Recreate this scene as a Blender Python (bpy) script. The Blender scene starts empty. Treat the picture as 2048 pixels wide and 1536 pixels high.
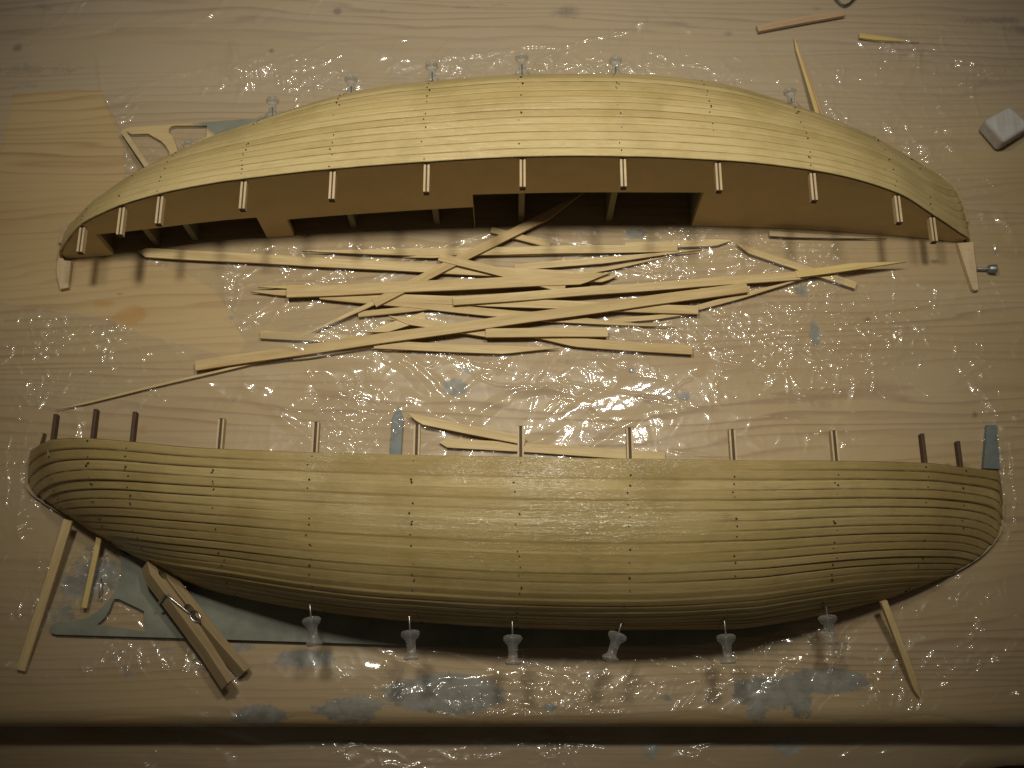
import bpy, bmesh, math, random
import numpy as np
from mathutils import Vector, Matrix, Euler

random.seed(11)
rng = np.random.default_rng(11)
SC = bpy.context.scene
COL = SC.collection

# ------------------------------------------------------------------ camera model
FPX, TH, DIST = 2100.0, math.radians(17.0), 0.525
CAM = np.array([0, -DIST * math.sin(TH), DIST * math.cos(TH)])
AR = np.array([1.0, 0, 0])
AU = np.array([0, math.cos(TH), math.sin(TH)])
AF = np.array([0, math.sin(TH), -math.cos(TH)])


def P(u, v, z=0.0):
    """point at height z seen at photograph position (u, v) of 2048 x 1536"""
    r = AF + (u - 1024) / FPX * AR - (v - 768) / FPX * AU
    q = CAM + r * (z - CAM[2]) / r[2]
    return q


def PY(u, v, y):
    r = AF + (u - 1024) / FPX * AR - (v - 768) / FPX * AU
    return CAM + r * (y - CAM[1]) / r[1]


def pxm(u, v, z=0.0):
    q = P(u, v, z)
    return float((q - CAM) @ AF) / FPX


# ------------------------------------------------------------------ helpers
def put(o, label=None, cat=None, group=None, kind=None):
    if label: o['label'] = label
    if cat: o['category'] = cat
    if group: o['group'] = group
    if kind: o['kind'] = kind
    return o


def mesh_obj(name, me, mats, parent=None):
    o = bpy.data.objects.new(name, me)
    COL.objects.link(o)
    for m in (mats if isinstance(mats, (list, tuple)) else [mats]):
        me.materials.append(m)
    if parent is not None:
        o.parent = parent
    return o


def from_bm(name, bm, mats, parent=None, smooth=False):
    bmesh.ops.recalc_face_normals(bm, faces=bm.faces)
    me = bpy.data.meshes.new(name)
    bm.to_mesh(me)
    bm.free()
    if smooth:
        me.shade_smooth()
    return mesh_obj(name, me, mats, parent)


def empty(name, loc):
    o = bpy.data.objects.new(name, None)
    o.empty_display_size = 0.01
    o.location = loc
    COL.objects.link(o)
    return o


def grid_mesh(name, V, nu, nv, mask=None, flip=False):
    """V (nu*nv,3) row-major [u][v]"""
    idx = np.arange(nu * nv).reshape(nu, nv)
    a, b, c, d = idx[:-1, :-1], idx[1:, :-1], idx[1:, 1:], idx[:-1, 1:]
    q = np.stack([a, b, c, d], -1).reshape(-1, 4)
    if flip:
        q = q[:, ::-1]
    if mask is not None:
        keep = mask.reshape(-1)[q].all(1)
        q = q[keep]
    me = bpy.data.meshes.new(name)
    used = np.unique(q)
    remap = np.full(nu * nv, -1); remap[used] = np.arange(len(used))
    q = remap[q]
    me.vertices.add(len(used)); me.vertices.foreach_set('co', V[used].astype(np.float32).ravel())
    me.loops.add(len(q) * 4); me.loops.foreach_set('vertex_index', q.astype(np.int32).ravel())
    me.polygons.add(len(q)); me.polygons.foreach_set('loop_start', (np.arange(len(q)) * 4).astype(np.int32))
    me.update(calc_edges=True)
    me.shade_smooth()
    return me, used


def add_attr(me, name, arr):
    a = me.attributes.new(name, 'FLOAT', 'POINT')
    a.data.foreach_set('value', np.asarray(arr, np.float32).ravel())


def add_col(me, name, arr):
    a = me.attributes.new(name, 'FLOAT_VECTOR', 'POINT')
    a.data.foreach_set('vector', np.asarray(arr, np.float32).ravel())


def prism(bm, pts, z0, z1, mat=0):
    """extruded polygon, pts list of (x,y)"""
    lo = [bm.verts.new((p[0], p[1], z0)) for p in pts]
    hi = [bm.verts.new((p[0], p[1], z1)) for p in pts]
    fs = [bm.faces.new(hi), bm.faces.new(lo[::-1])]
    n = len(pts)
    for i in range(n):
        fs.append(bm.faces.new((lo[i], lo[(i + 1) % n], hi[(i + 1) % n], hi[i])))
    for f in fs:
        f.material_index = mat
    return fs


def box(bm, x0, x1, y0, y1, z0, z1, mat=0):
    return prism(bm, [(x0, y0), (x1, y0), (x1, y1), (x0, y1)], z0, z1, mat)


def lathe(bm, prof, n=28, mat=0):
    """profile [(r, z)], revolved about z"""
    rings = []
    for r, z in prof:
        if r < 1e-7:
            rings.append([bm.verts.new((0, 0, z))])
        else:
            rings.append([bm.verts.new((r * math.cos(2 * math.pi * k / n), r * math.sin(2 * math.pi * k / n), z)) for k in range(n)])
    for A, B in zip(rings[:-1], rings[1:]):
        for k in range(n):
            k2 = (k + 1) % n
            if len(A) == 1 and len(B) == 1: continue
            if len(A) == 1: f = bm.faces.new((A[0], B[k], B[k2]))
            elif len(B) == 1: f = bm.faces.new((A[k], A[k2], B[0]))
            else: f = bm.faces.new((A[k], A[k2], B[k2], B[k]))
            f.material_index = mat


def tube(bm, pts, r, n=10, mat=0):
    pts = [Vector(p) for p in pts]
    rings = []
    up = Vector((0.13, 0.27, 0.95)).normalized()
    for i, p in enumerate(pts):
        t = (pts[min(i + 1, len(pts) - 1)] - pts[max(i - 1, 0)]).normalized()
        a = t.cross(up)
        if a.length < 1e-4: a = t.cross(Vector((1, 0, 0)))
        a.normalize(); b = t.cross(a)
        rings.append([bm.verts.new(p + (a * math.cos(2 * math.pi * k / n) + b * math.sin(2 * math.pi * k / n)) * r) for k in range(n)])
    for A, B in zip(rings[:-1], rings[1:]):
        for k in range(n):
            f = bm.faces.new((A[k], A[(k + 1) % n], B[(k + 1) % n], B[k])); f.material_index = mat
    bm.faces.new(rings[0][::-1]).material_index = mat
    bm.faces.new(rings[-1]).material_index = mat


# numpy gradient noise -------------------------------------------------------
_perm = rng.permutation(512)
_g = rng.normal(size=(512, 2)); _g /= np.linalg.norm(_g, axis=1)[:, None]


def perlin(x, y, seed=0):
    x = np.asarray(x) + seed * 17.31; y = np.asarray(y) + seed * 9.77
    xi = np.floor(x).astype(int); yi = np.floor(y).astype(int)
    xf = x - xi; yf = y - yi

    def gr(ix, iy, dx, dy):
        h = _perm[(_perm[ix % 512] + iy) % 512]
        return _g[h, 0] * dx + _g[h, 1] * dy
    u = xf ** 3 * (xf * (xf * 6 - 15) + 10); w = yf ** 3 * (yf * (yf * 6 - 15) + 10)
    a = gr(xi, yi, xf, yf); b = gr(xi + 1, yi, xf - 1, yf)
    c = gr(xi, yi + 1, xf, yf - 1); d = gr(xi + 1, yi + 1, xf - 1, yf - 1)
    return ((a + u * (b - a)) * (1 - w) + (c + u * (d - c)) * w) * 1.4


def sstep(a, b, x):
    t = np.clip((x - a) / (b - a), 0, 1)
    return t * t * (3 - 2 * t)


def in_poly(x, y, poly):
    ins = np.zeros(x.shape, bool)
    n = len(poly)
    for i in range(n):
        x1, y1 = poly[i]; x2, y2 = poly[(i + 1) % n]
        if y1 == y2: continue
        c = ((y1 > y) != (y2 > y)) & (x < (x2 - x1) * (y - y1) / (y2 - y1) + x1)
        ins ^= c
    return ins


# ------------------------------------------------------------------ materials
def new_mat(name):
    m = bpy.data.materials.new(name)
    m.use_nodes = True
    nt = m.node_tree
    nt.nodes.clear()
    return m, nt


class NB:
    def __init__(self, nt):
        self.nt = nt

    def n(self, t, **kw):
        nd = self.nt.nodes.new(t)
        for k, v in kw.items():
            if hasattr(nd, k): setattr(nd, k, v)
        return nd

    def set(self, nd, **kw):
        for k, v in kw.items():
            s = nd.inputs[k]
            if isinstance(v, bpy.types.NodeSocket): self.nt.links.new(v, s)
            else: s.default_value = v
        return nd

    def link(self, a, b):
        self.nt.links.new(a, b)

    def math(self, op, a, b=None, c=None, clamp=False):
        nd = self.n('ShaderNodeMath'); nd.operation = op; nd.use_clamp = clamp
        for i, v in enumerate((a, b, c)):
            if v is None: continue
            if isinstance(v, bpy.types.NodeSocket): self.link(v, nd.inputs[i])
            else: nd.inputs[i].default_value = v
        return nd.outputs[0]

    def mix(self, f, a, b, blend='MIX'):
        nd = self.n('ShaderNodeMix'); nd.data_type = 'RGBA'; nd.blend_type = blend
        for s, v in ((nd.inputs[0], f), (nd.inputs[6], a), (nd.inputs[7], b)):
            if isinstance(v, bpy.types.NodeSocket): self.link(v, s)
            else: s.default_value = (v if not isinstance(v, tuple) or len(v) == 4 else (*v, 1))
        return nd.outputs[2]

    def ramp(self, f, stops):
        nd = self.n('ShaderNodeValToRGB')
        e = nd.color_ramp.elements
        while len(e) < len(stops): e.new(0.5)
        for el, (p, c) in zip(e, stops):
            el.position = p; el.color = (*c, 1) if len(c) == 3 else c
        self.link(f, nd.inputs[0])
        return nd.outputs[0]

    def mapr(self, v, a, b, c, d):
        nd = self.n('ShaderNodeMapRange')
        self.link(v, nd.inputs[0])
        for i, x in enumerate((a, b, c, d)): nd.inputs[i + 1].default_value = x
        return nd.outputs[0]

    def noise(self, vec, scale, detail=3, rough=0.5, dist=0.0):
        nd = self.n('ShaderNodeTexNoise')
        self.link(vec, nd.inputs['Vector'])
        nd.inputs['Scale'].default_value = scale; nd.inputs['Detail'].default_value = detail
        nd.inputs['Roughness'].default_value = rough; nd.inputs['Distortion'].default_value = dist
        return nd.outputs['Fac']

    def scale(self, vec, s):
        nd = self.n('ShaderNodeMapping')
        self.link(vec, nd.inputs['Vector']); nd.inputs['Scale'].default_value = s
        return nd.outputs[0]

    def attr(self, name):
        nd = self.n('ShaderNodeAttribute'); nd.attribute_name = name
        return nd

    def bump(self, h, strength, dist, normal=None):
        nd = self.n('ShaderNodeBump')
        self.link(h, nd.inputs['Height']); nd.inputs['Strength'].default_value = strength
        nd.inputs['Distance'].default_value = dist
        if normal is not None: self.link(normal, nd.inputs['Normal'])
        return nd.outputs[0]

    def out(self, sh):
        o = self.n('ShaderNodeOutputMaterial'); self.link(sh, o.inputs['Surface'])

    def obj(self):
        return self.n('ShaderNodeTexCoord').outputs['Object']

    def princ(self, **kw):
        nd = self.n('ShaderNodeBsdfPrincipled')
        for k, v in kw.items():
            s = nd.inputs[k]
            if isinstance(v, bpy.types.NodeSocket): self.link(v, s)
            else: s.default_value = (*v, 1) if isinstance(v, tuple) and len(v) == 3 else v
        return nd.outputs[0]


def mat_table(name='pine_table', paint=True, tint=1.0):
    m, nt = new_mat(name); b = NB(nt)
    co = b.obj()
    sep = b.n('ShaderNodeSeparateXYZ'); b.link(co, sep.inputs[0])
    warp = b.noise(b.scale(co, (1.5, 5, 1)), 1.0, 2, .5)
    warp2 = b.noise(b.scale(co, (3, 34, 1)), 1.0, 3, .6)
    r = b.math('ADD', b.math('MULTIPLY', sep.outputs[1], 215.0), b.math('MULTIPLY', warp, 20.0))
    r = b.math('ADD', r, b.math('MULTIPLY', warp2, 7.0))
    fr = b.math('FRACT', r)
    late = b.ramp(fr, [(0.0, (0, 0, 0)), (0.50, (.10, .10, .10)), (0.86, (1, 1, 1)), (1.0, (0, 0, 0))])
    gate = b.mapr(b.noise(b.scale(co, (2.0, 30, 1)), 1.0, 3, .6), .38, .62, .04, .88)
    fine = b.noise(b.scale(co, (30, 900, 1)), 1.0, 3, .6)
    broad = b.noise(b.scale(co, (4, 16, 1)), 1.0, 3, .5)
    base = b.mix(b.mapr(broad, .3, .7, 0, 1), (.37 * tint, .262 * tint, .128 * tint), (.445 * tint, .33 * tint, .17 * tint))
    col = b.mix(b.math('MULTIPLY', late, gate), base, (.25, .145, .072))
    col = b.mix(b.mapr(fine, .3, .75, 0, .3), col, (.36, .24, .115))
    rough = .5
    if paint:
        st = b.attr('stain_shade'); s3 = b.n('ShaderNodeSeparateXYZ'); b.link(st.outputs['Vector'], s3.inputs[0])
        en = b.math('ADD', b.math('MULTIPLY', b.noise(co, 420, 4, .7), .45), b.math('MULTIPLY', b.noise(b.scale(co, (80, 130, 100)), 1.0, 3, .6), .55))
        def edge(v, lo=.42, hi=.62):
            x = b.math('ADD', v, b.math('MULTIPLY', b.math('SUBTRACT', en, .5), 1.5))
            return b.mapr(x, lo, hi, 0, 1)
        glue = edge(s3.outputs[1], .35, .7)
        col = b.mix(b.math('MULTIPLY', glue, .55), col, (.36, .19, .035))
        dirt_shade = edge(s3.outputs[2], .3, .75)  # dirt and knots, with the painted fold shade
        col = b.mix(b.math('MULTIPLY', dirt_shade, .8), col, (.13, .08, .045))
        tone = b.mapr(b.noise(co, 130, 3, .6), .3, .7, 0, 1)
        pc = b.mix(tone, (.105, .11, .098), (.27, .275, .25))
        pm = edge(s3.outputs[0], .45, .57)
        col = b.mix(b.math('MULTIPLY', pm, .82), col, pc)
    bp = b.bump(fine, .25, .0004)
    b.out(b.princ(**{'Base Color': col, 'Roughness': rough, 'Normal': bp, 'Specular IOR Level': .3}))
    return m


def mat_planks(name, c1, c2, seam_c, gloss=0.5):
    """glued hull planks: uv attribute 'pl' = (x along, plank no, seam dark)"""
    m, nt = new_mat(name); b = NB(nt)
    pl = b.attr('pl'); s3 = b.n('ShaderNodeSeparateXYZ'); b.link(pl.outputs['Vector'], s3.inputs[0])
    tone = b.attr('tone').outputs['Fac']
    co = b.obj()
    cmb = b.n('ShaderNodeCombineXYZ')
    b.link(b.math('MULTIPLY', s3.outputs[0], 38.0), cmb.inputs[0]); b.link(b.math('MULTIPLY', s3.outputs[1], 6.0), cmb.inputs[1])
    fib = b.noise(cmb.outputs[0], 1.0, 6, .72)
    cmb2 = b.n('ShaderNodeCombineXYZ')
    b.link(b.math('MULTIPLY', s3.outputs[0], 150.0), cmb2.inputs[0]); b.link(b.math('MULTIPLY', s3.outputs[1], 26.0), cmb2.inputs[1])
    fib2 = b.noise(cmb2.outputs[0], 1.0, 4, .7)
    base = b.mix(tone, c1, c2)
    base = b.mix(b.mapr(fib, .35, .72, 0, .55), base, (c1[0] * .62, c1[1] * .55, c1[2] * .42))
    base = b.mix(b.mapr(fib2, .4, .8, 0, .4), base, (c1[0] * .6, c1[1] * .52, c1[2] * .4))
    blot = b.noise(co, 28, 4, .6)
    base = b.mix(b.mapr(blot, .46, .70, 0, .55), base, (c1[0] * .62, c1[1] * .6, c1[2] * .42))
    gb = b.noise(b.scale(co, (60, 160, 160)), 1.0, 4, .65)
    base = b.mix(b.mapr(gb, .62, .78, 0, .35), base, (.16, .09, .03))
    brk = b.mapr(b.noise(b.scale(co, (70, 300, 300)), 1.0, 3, .6), .3, .6, .25, 1)
    col = b.mix(b.math('MULTIPLY', b.math('MULTIPLY', s3.outputs[2], brk), 1.05, clamp=True), base, seam_c)
    hsum = b.math('ADD', b.math('MULTIPLY', fib2, .6), b.math('MULTIPLY', b.noise(co, 260, 3, .6), .5))
    bp = b.bump(hsum, .6, .0006)
    cw = b.mapr(b.noise(b.scale(co, (16, 40, 40)), 1.0, 4, .65), .42, .62, .05, gloss)
    bp2 = b.bump(b.noise(b.scale(co, (45, 430, 430)), 1.0, 4, .7), .85, .0012)
    sh = b.princ(**{'Base Color': col, 'Roughness': .48, 'Normal': bp, 'Coat Weight': cw, 'Coat Roughness': .16, 'Coat Normal': bp2, 'Specular IOR Level': .35})
    b.out(sh)
    return m


def mat_wood(name, c1, c2, dark=.5, along=(14, 260, 260), rough=.55, bumpd=.0002):
    m, nt = new_mat(name); b = NB(nt)
    co = b.obj()
    rnd = b.n('ShaderNodeObjectInfo').outputs['Random']
    off = b.n('ShaderNodeVectorMath'); off.operation = 'ADD'
    b.link(co, off.inputs[0])
    cx = b.n('ShaderNodeCombineXYZ'); b.link(b.math('MULTIPLY', rnd, 7.0), cx.inputs[0]); b.link(b.math('MULTIPLY', rnd, 3.0), cx.inputs[1])
    b.link(cx.outputs[0], off.inputs[1])
    co2 = off.outputs[0]
    f = b.noise(b.scale(co2, along), 1.0, 5, .65)
    f2 = b.noise(b.scale(co2, (90, 1300, 1300)), 1.0, 3, .6)
    col = b.mix(rnd, c1, c2)
    col = b.mix(b.mapr(f, .35, .7, 0, dark), col, (c1[0] * .62, c1[1] * .54, c1[2] * .42))
    col = b.mix(b.mapr(f2, .45, .8, 0, dark * .7), col, (c1[0] * .58, c1[1] * .5, c1[2] * .38))
    dots = b.noise(co2, 700, 2, .5)
    col = b.mix(b.mapr(dots, .70, .78, 0, .4), col, (c1[0] * .4, c1[1] * .3, c1[2] * .2))
    bp = b.bump(f2, .35, bumpd)
    b.out(b.princ(**{'Base Color': col, 'Roughness': rough, 'Normal': bp, 'Specular IOR Level': .3}))
    return m


def mat_paintable(name):
    """plywood plate with worn grey paint, attribute 'paint' says where"""
    m, nt = new_mat(name); b = NB(nt)
    co = b.obj()
    f = b.noise(b.scale(co, (40, 500, 500)), 1.0, 4, .6)
    wood = b.mix(b.mapr(f, .3, .7, 0, .5), (.50, .38, .19), (.36, .25, .11))
    en = b.noise(co, 160, 5, .7)
    a = b.attr('paint').outputs['Fac']
    msk = b.mapr(b.math('ADD', a, b.math('MULTIPLY', b.math('SUBTRACT', en, .5), .9)), .35, .6, 0, 1)
    pc = b.mix(b.mapr(b.noise(co, 60, 4, .6), .35, .65, 0, 1), (.15, .155, .12), (.225, .225, .175))
    col = b.mix(msk, wood, pc)
    bp = b.bump(en, .3, .0004)
    b.out(b.princ(**{'Base Color': col, 'Roughness': .55, 'Normal': bp, 'Specular IOR Level': .3}))
    return m


def mat_film():
    m, nt = new_mat('clear_plastic_film'); b = NB(nt)
    co = b.obj()
    cr = b.attr('crumple').outputs['Fac']
    hz = b.attr('veil').outputs['Fac']
    # crinkles too fine for the mesh: thin crease lines and random flat facets in the surface normal
    wn = b.n('ShaderNodeTexNoise'); b.link(co, wn.inputs['Vector']); wn.inputs['Scale'].default_value = 70; wn.inputs['Detail'].default_value = 2
    sub = b.n('ShaderNodeVectorMath'); sub.operation = 'SUBTRACT'; b.link(wn.outputs['Color'], sub.inputs[0]); sub.inputs[1].default_value = (.5, .5, .5)
    scl = b.n('ShaderNodeVectorMath'); scl.operation = 'SCALE'; b.link(sub.outputs[0], scl.inputs[0]); scl.inputs['Scale'].default_value = .016
    add = b.n('ShaderNodeVectorMath'); add.operation = 'ADD'; b.link(co, add.inputs[0]); b.link(scl.outputs[0], add.inputs[1])
    hs = None
    for i, (sc_, wd, am) in enumerate(((90, .028, .00010), (210, .05, .00006))):
        st = b.n('ShaderNodeMapping'); b.link(add.outputs[0], st.inputs[0]); st.inputs['Scale'].default_value = (1.0, 1.35, 1.0); st.inputs['Rotation'].default_value = (0, 0, .5 + i * .9)
        ve = b.n('ShaderNodeTexVoronoi'); ve.feature = 'DISTANCE_TO_EDGE'; b.link(st.outputs[0], ve.inputs['Vector']); ve.inputs['Scale'].default_value = sc_
        ln = b.math('MULTIPLY', b.mapr(ve.outputs['Distance'], 0.0, wd, 1.0, 0.0), am)
        hs = ln if hs is None else b.math('ADD', hs, ln)
    hs = b.math('MULTIPLY', hs, cr)
    nbp = b.n('ShaderNodeBump'); b.link(hs, nbp.inputs['Height']); nbp.inputs['Strength'].default_value = 1.0; nbp.inputs['Distance'].default_value = 1.0
    acc = nbp.outputs[0]
    for sc_, tl in ((70, .10),):
        vor = b.n('ShaderNodeTexVoronoi'); b.link(add.outputs[0], vor.inputs['Vector']); vor.inputs['Scale'].default_value = sc_
        s2 = b.n('ShaderNodeVectorMath'); s2.operation = 'SUBTRACT'; b.link(vor.outputs['Color'], s2.inputs[0]); s2.inputs[1].default_value = (.5, .5, .5)
        s3 = b.n('ShaderNodeVectorMath'); s3.operation = 'SCALE'; b.link(s2.outputs[0], s3.inputs[0]); b.link(b.math('MULTIPLY', cr, tl), s3.inputs['Scale'])
        a2 = b.n('ShaderNodeVectorMath'); a2.operation = 'ADD'; b.link(acc, a2.inputs[0]); b.link(s3.outputs[0], a2.inputs[1]); acc = a2.outputs[0]
    nrm = b.n('ShaderNodeVectorMath'); nrm.operation = 'NORMALIZE'; b.link(acc, nrm.inputs[0])
    N = nrm.outputs[0]
    gs = b.n('ShaderNodeBsdfGlossy'); gs.inputs['Roughness'].default_value = .062; b.link(N, gs.inputs['Normal'])
    gw = b.n('ShaderNodeBsdfGlossy'); gw.inputs['Roughness'].default_value = .30; b.link(N, gw.inputs['Normal'])
    gl = b.n('ShaderNodeMixShader'); gl.inputs[0].default_value = .34; b.link(gs.outputs[0], gl.inputs[1]); b.link(gw.outputs[0], gl.inputs[2])
    tr = b.n('ShaderNodeBsdfTransparent'); tr.inputs['Color'].default_value = (.975, .975, .97, 1)
    df = b.n('ShaderNodeBsdfDiffuse'); df.inputs['Color'].default_value = (.72, .72, .72, 1)
    mx = b.n('ShaderNodeMixShader'); b.link(hz, mx.inputs[0]); b.link(tr.outputs[0], mx.inputs[1]); b.link(df.outputs[0], mx.inputs[2])
    fr = b.n('ShaderNodeFresnel'); fr.inputs['IOR'].default_value = 1.5
    ff = b.math('MINIMUM', b.math('MULTIPLY', fr.outputs[0], 1.5), .075)
    ff = b.math('MULTIPLY', ff, b.mapr(cr, .0, .6, .62, 1.0))
    mx2 = b.n('ShaderNodeMixShader'); b.link(ff, mx2.inputs[0]); b.link(mx.outputs[0], mx2.inputs[1]); b.link(gl.outputs[0], mx2.inputs[2])
    b.out(mx2.outputs[0])
    return m


def mat_pin():
    m, nt = new_mat('clear_pin_plastic'); b = NB(nt)
    g = b.princ(**{'Base Color': (.93, .94, .93), 'Roughness': .12, 'Transmission Weight': 1.0, 'IOR': 1.46})
    t = b.n('ShaderNodeBsdfTransparent')
    tl = b.n('ShaderNodeBsdfTranslucent'); tl.inputs['Color'].default_value = (.75, .77, .75, 1)
    df = b.n('ShaderNodeBsdfDiffuse'); df.inputs['Color'].default_value = (.7, .72, .7, 1)
    m0 = b.n('ShaderNodeMixShader'); m0.inputs[0].default_value = .5; b.link(tl.outputs[0], m0.inputs[1]); b.link(df.outputs[0], m0.inputs[2])
    m1 = b.n('ShaderNodeMixShader'); m1.inputs[0].default_value = .6; b.link(g, m1.inputs[1]); b.link(t.outputs[0], m1.inputs[2])
    m2 = b.n('ShaderNodeMixShader'); m2.inputs[0].default_value = .18; b.link(m1.outputs[0], m2.inputs[1]); b.link(m0.outputs[0], m2.inputs[2])
    b.out(m2.outputs[0])
    return m


def mat_plain(name, col, rough=.5, metal=0.0, n=200, amt=.25):
    m, nt = new_mat(name); b = NB(nt)
    f = b.noise(b.obj(), n, 4, .6)
    c = b.mix(b.mapr(f, .3, .7, 0, amt), col, (col[0] * .5, col[1] * .5, col[2] * .5))
    b.out(b.princ(**{'Base Color': c, 'Roughness': rough, 'Metallic': metal}))
    return m


M_table = mat_table()
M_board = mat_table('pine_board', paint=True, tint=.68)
M_plank_top = mat_planks('hull_planks_pale', (.50, .385, .17), (.65, .525, .265), (.13, .075, .02), .45)
M_plank_low = mat_planks('hull_planks_varnished', (.368, .266, .10), (.51, .392, .172), (.06, .034, .010), 1.0)
M_hole = mat_plain('pin_hole_dark', (.03, .018, .008), .8)
M_strip = mat_wood('limewood_strip', (.52, .385, .185), (.66, .52, .28), dark=.7)
M_strip_y = mat_wood('yellow_strip', (.56, .42, .16), (.6, .46, .19))
M_strip_red = mat_wood('reddish_strip', (.41, .285, .17), (.44, .31, .19))
M_strip_old = mat_wood('grey_brown_strip', (.33, .25, .14), (.38, .29, .17))
M_strip_blue = mat_plain('grey_blue_paint', (.15, .175, .165), .55, n=140, amt=.75)
M_deck = mat_plain('brown_fibreboard', (.64, .50, .28), .75, n=90, amt=.22)
M_ply = mat_wood('plywood_light', (.50, .385, .225), (.55, .43, .26), along=(200, 60, 200))
M_core = mat_plain('charred_ply_core', (.085, .045, .024), .8, n=300, amt=.5)
M_frame = mat_plain('bulkhead_ply', (.22, .19, .12), .7)
M_plate = mat_paintable('painted_keel_plate')
M_film = mat_film()
M_pin = mat_pin()
M_inner_shade = mat_plain('inside_shade_brown', (.15, .09, .045), .85)  # shade inside the hull, put into the brown of the inner faces
M_steel = mat_plain('steel', (.62, .61, .58), .28, 1.0, amt=.15)
M_iron = mat_plain('dull_grey_metal', (.30, .30, .31), .45, .8, amt=.3)
M_wire = mat_plain('dark_wire', (.10, .095, .09), .4, .7)
M_peg = mat_wood('peg_wood', (.34, .25, .135), (.34, .25, .135), dark=.55, along=(40, 500, 500))
M_block = mat_wood('grey_balsa', (.46, .45, .44), (.46, .45, .44), dark=.5, along=(420, 30, 420), rough=.85)
M_floor = mat_plain('dark_floor', (.05, .04, .035), .8, n=20)

# ------------------------------------------------------------------ tabletop with its stains and painted fold shade
PAINT = [(910, 775, 22, 14, 1.0), (930, 742, 26, 9, .6), (1262, 740, 9, 7, .7), (1370, 793, 19, 9, .7), (1630, 667, 9, 24, 1.1),
         (1890, 660, 22, 9, .55), (1605, 580, 14, 12, .7), (1270, 467, 22, 14, .75), (610, 1315, 55, 20, .8), (890, 1385, 85, 26, 1.5),
         (845, 1372, 45, 14, .8), (950, 1400, 40, 20, .9), (520, 1432, 50, 20, .92), (700, 1420, 60, 22, .95), (1540, 1385, 62, 22, 1.2), (1650, 1362, 70, 20, 1.1),
         (1515, 1415, 20, 26, .8), (1600, 1410, 26, 28, .7), (1335, 1397, 14, 10, .7), (1100, 1415, 16, 10, .8), (1580, 1490, 32, 22, .8),
         (1300, 1500, 16, 20, .8), (200, 1150, 60, 60, .7), (150, 1170, 40, 35, .7), (120, 1230, 40, 25, .6), (330, 1300, 40, 14, .5), (640, 1490, 26, 14, .45),
         (460, 640, 12, 22, .55), (240, 1310, 20, 12, .5), (255, 1345, 10, 12, .7), (480, 1295, 40, 14, .6), (200, 120, 18, 26, .35), (1790, 1345, 14, 16, .5), (1880, 1280, 12, 12, .5),
         (2035, 830, 20, 10, .5), (1990, 500, 18, 12, .5), (1420, 1400, 24, 8, .5), (60, 1490, 60, 40, .4), (1150, 1405, 26, 12, .5), (1030, 1380, 20, 8, .5)]
GLUE = [(265, 630, 24, 17, 1.1), (233, 641, 17, 8, .9), (205, 608, 20, 7, .8), (285, 860, 10, 10, .8), (345, 655, 6, 5, .4), (1885, 565, 10, 6, .4), (1500, 545, 14, 8, .5)]
DIRT_SHADE = [(675, 22, 7, 7, 1.2), (543, 102, 4, 4, 1.0), (1135, 25, 22, 14, .75), (35, 95, 9, 9, .9), (90, 12, 20, 12, .5), (1632, 18, 10, 6, .6), (1458, 68, 8, 5, .8), (1265, 742, 5, 5, .8),
        (765, 22, 5, 5, .7), (1640, 800, 24, 30, .35), (1985, 40, 70, 9, .6), (2050, 60, 60, 9, .7), (1760, 525, 4, 9, .5), (1870, 523, 8, 4, .8), (60, 140, 120, 16, .45), (0, 170, 80, 12, .45), (240, 588, 10, 3, .6),  # wide far-left bands are painted film-fold shade; far-right ones plain dark streaks
        (700, 640, 20, 5, .3), (1160, 720, 60, 14, .35), (1000, 715, 40, 10, .3), (1350, 760, 60, 8, .3), (1520, 766, 40, 6, .4), (940, 15, 40, 3, .5), (985, 10, 40, 3, .4), (1950, 830, 6, 6, .9), (185, 835, 3, 3, .8), (1735, 640, 6, 4, .8), (1300, 1240, 5, 5, .5)]


def blobs(X, Y, lst, z=0.0):
    out = np.zeros_like(X)
    for u, v, ru, rv, s in lst:
        c = P(u, v, z); k = pxm(u, v, z)
        d2 = ((X - c[0]) / (ru * k * 1.25)) ** 2 + ((Y - c[1]) / (rv * k * 1.25)) ** 2
        out = np.maximum(out, s * np.exp(-d2 * .8))
    return out


EDGE_Y = -0.1585
xs = np.linspace(-.75, .75, 2)
# fine sheet in view, inside a big slab
nx, ny = 640, 420
gx = np.linspace(-.40, .40, nx); gy = np.linspace(EDGE_Y + .004, .30, ny)
GX, GY = np.meshgrid(gx, gy, indexing='ij')
# ring of outer vertices by stretching the border
GX2 = GX.copy(); GY2 = GY.copy()
GX2[0, :] = -1.2; GX2[-1, :] = 1.2; GY2[:, -1] = .9
prof = [(.004, 0.0), (.0026, -.0002), (.0008, -.0008), (-.0010, -.0018), (-.0026, -.0034), (-.0038, -.0055), (-.0045, -.0082), (-.0047, -.024), (.03, -.0245)]
Z = np.zeros_like(GX)
rows_x = [GX2]; rows_y = [GY2]; rows_z = [Z]
ex = np.stack([gx * 0 + 0 for _ in prof[1:]], 1)
for i, (dy, dz) in enumerate(prof[1:]):
    ex[:, i] = EDGE_Y + dy
exx = np.repeat(GX2[:, :1], len(prof) - 1, 1)
exz = np.repeat(np.array([[p[1] for p in prof[1:]]]), nx, 0)
TX = np.concatenate([exx[:, ::-1], GX2], 1); TY = np.concatenate([ex[:, ::-1], GY2], 1); TZ = np.concatenate([exz[:, ::-1], Z], 1)
V = np.stack([TX.ravel(), TY.ravel(), TZ.ravel()], 1)
me, used = grid_mesh('tabletop', V, nx, TX.shape[1])
stn = np.stack([blobs(TX, TY, PAINT), blobs(TX, TY, GLUE), blobs(TX, TY, DIRT_SHADE)], -1).reshape(-1, 3)
add_col(me, 'stain_shade', stn[used])
table = mesh_obj('tabletop', me, M_table)
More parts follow.
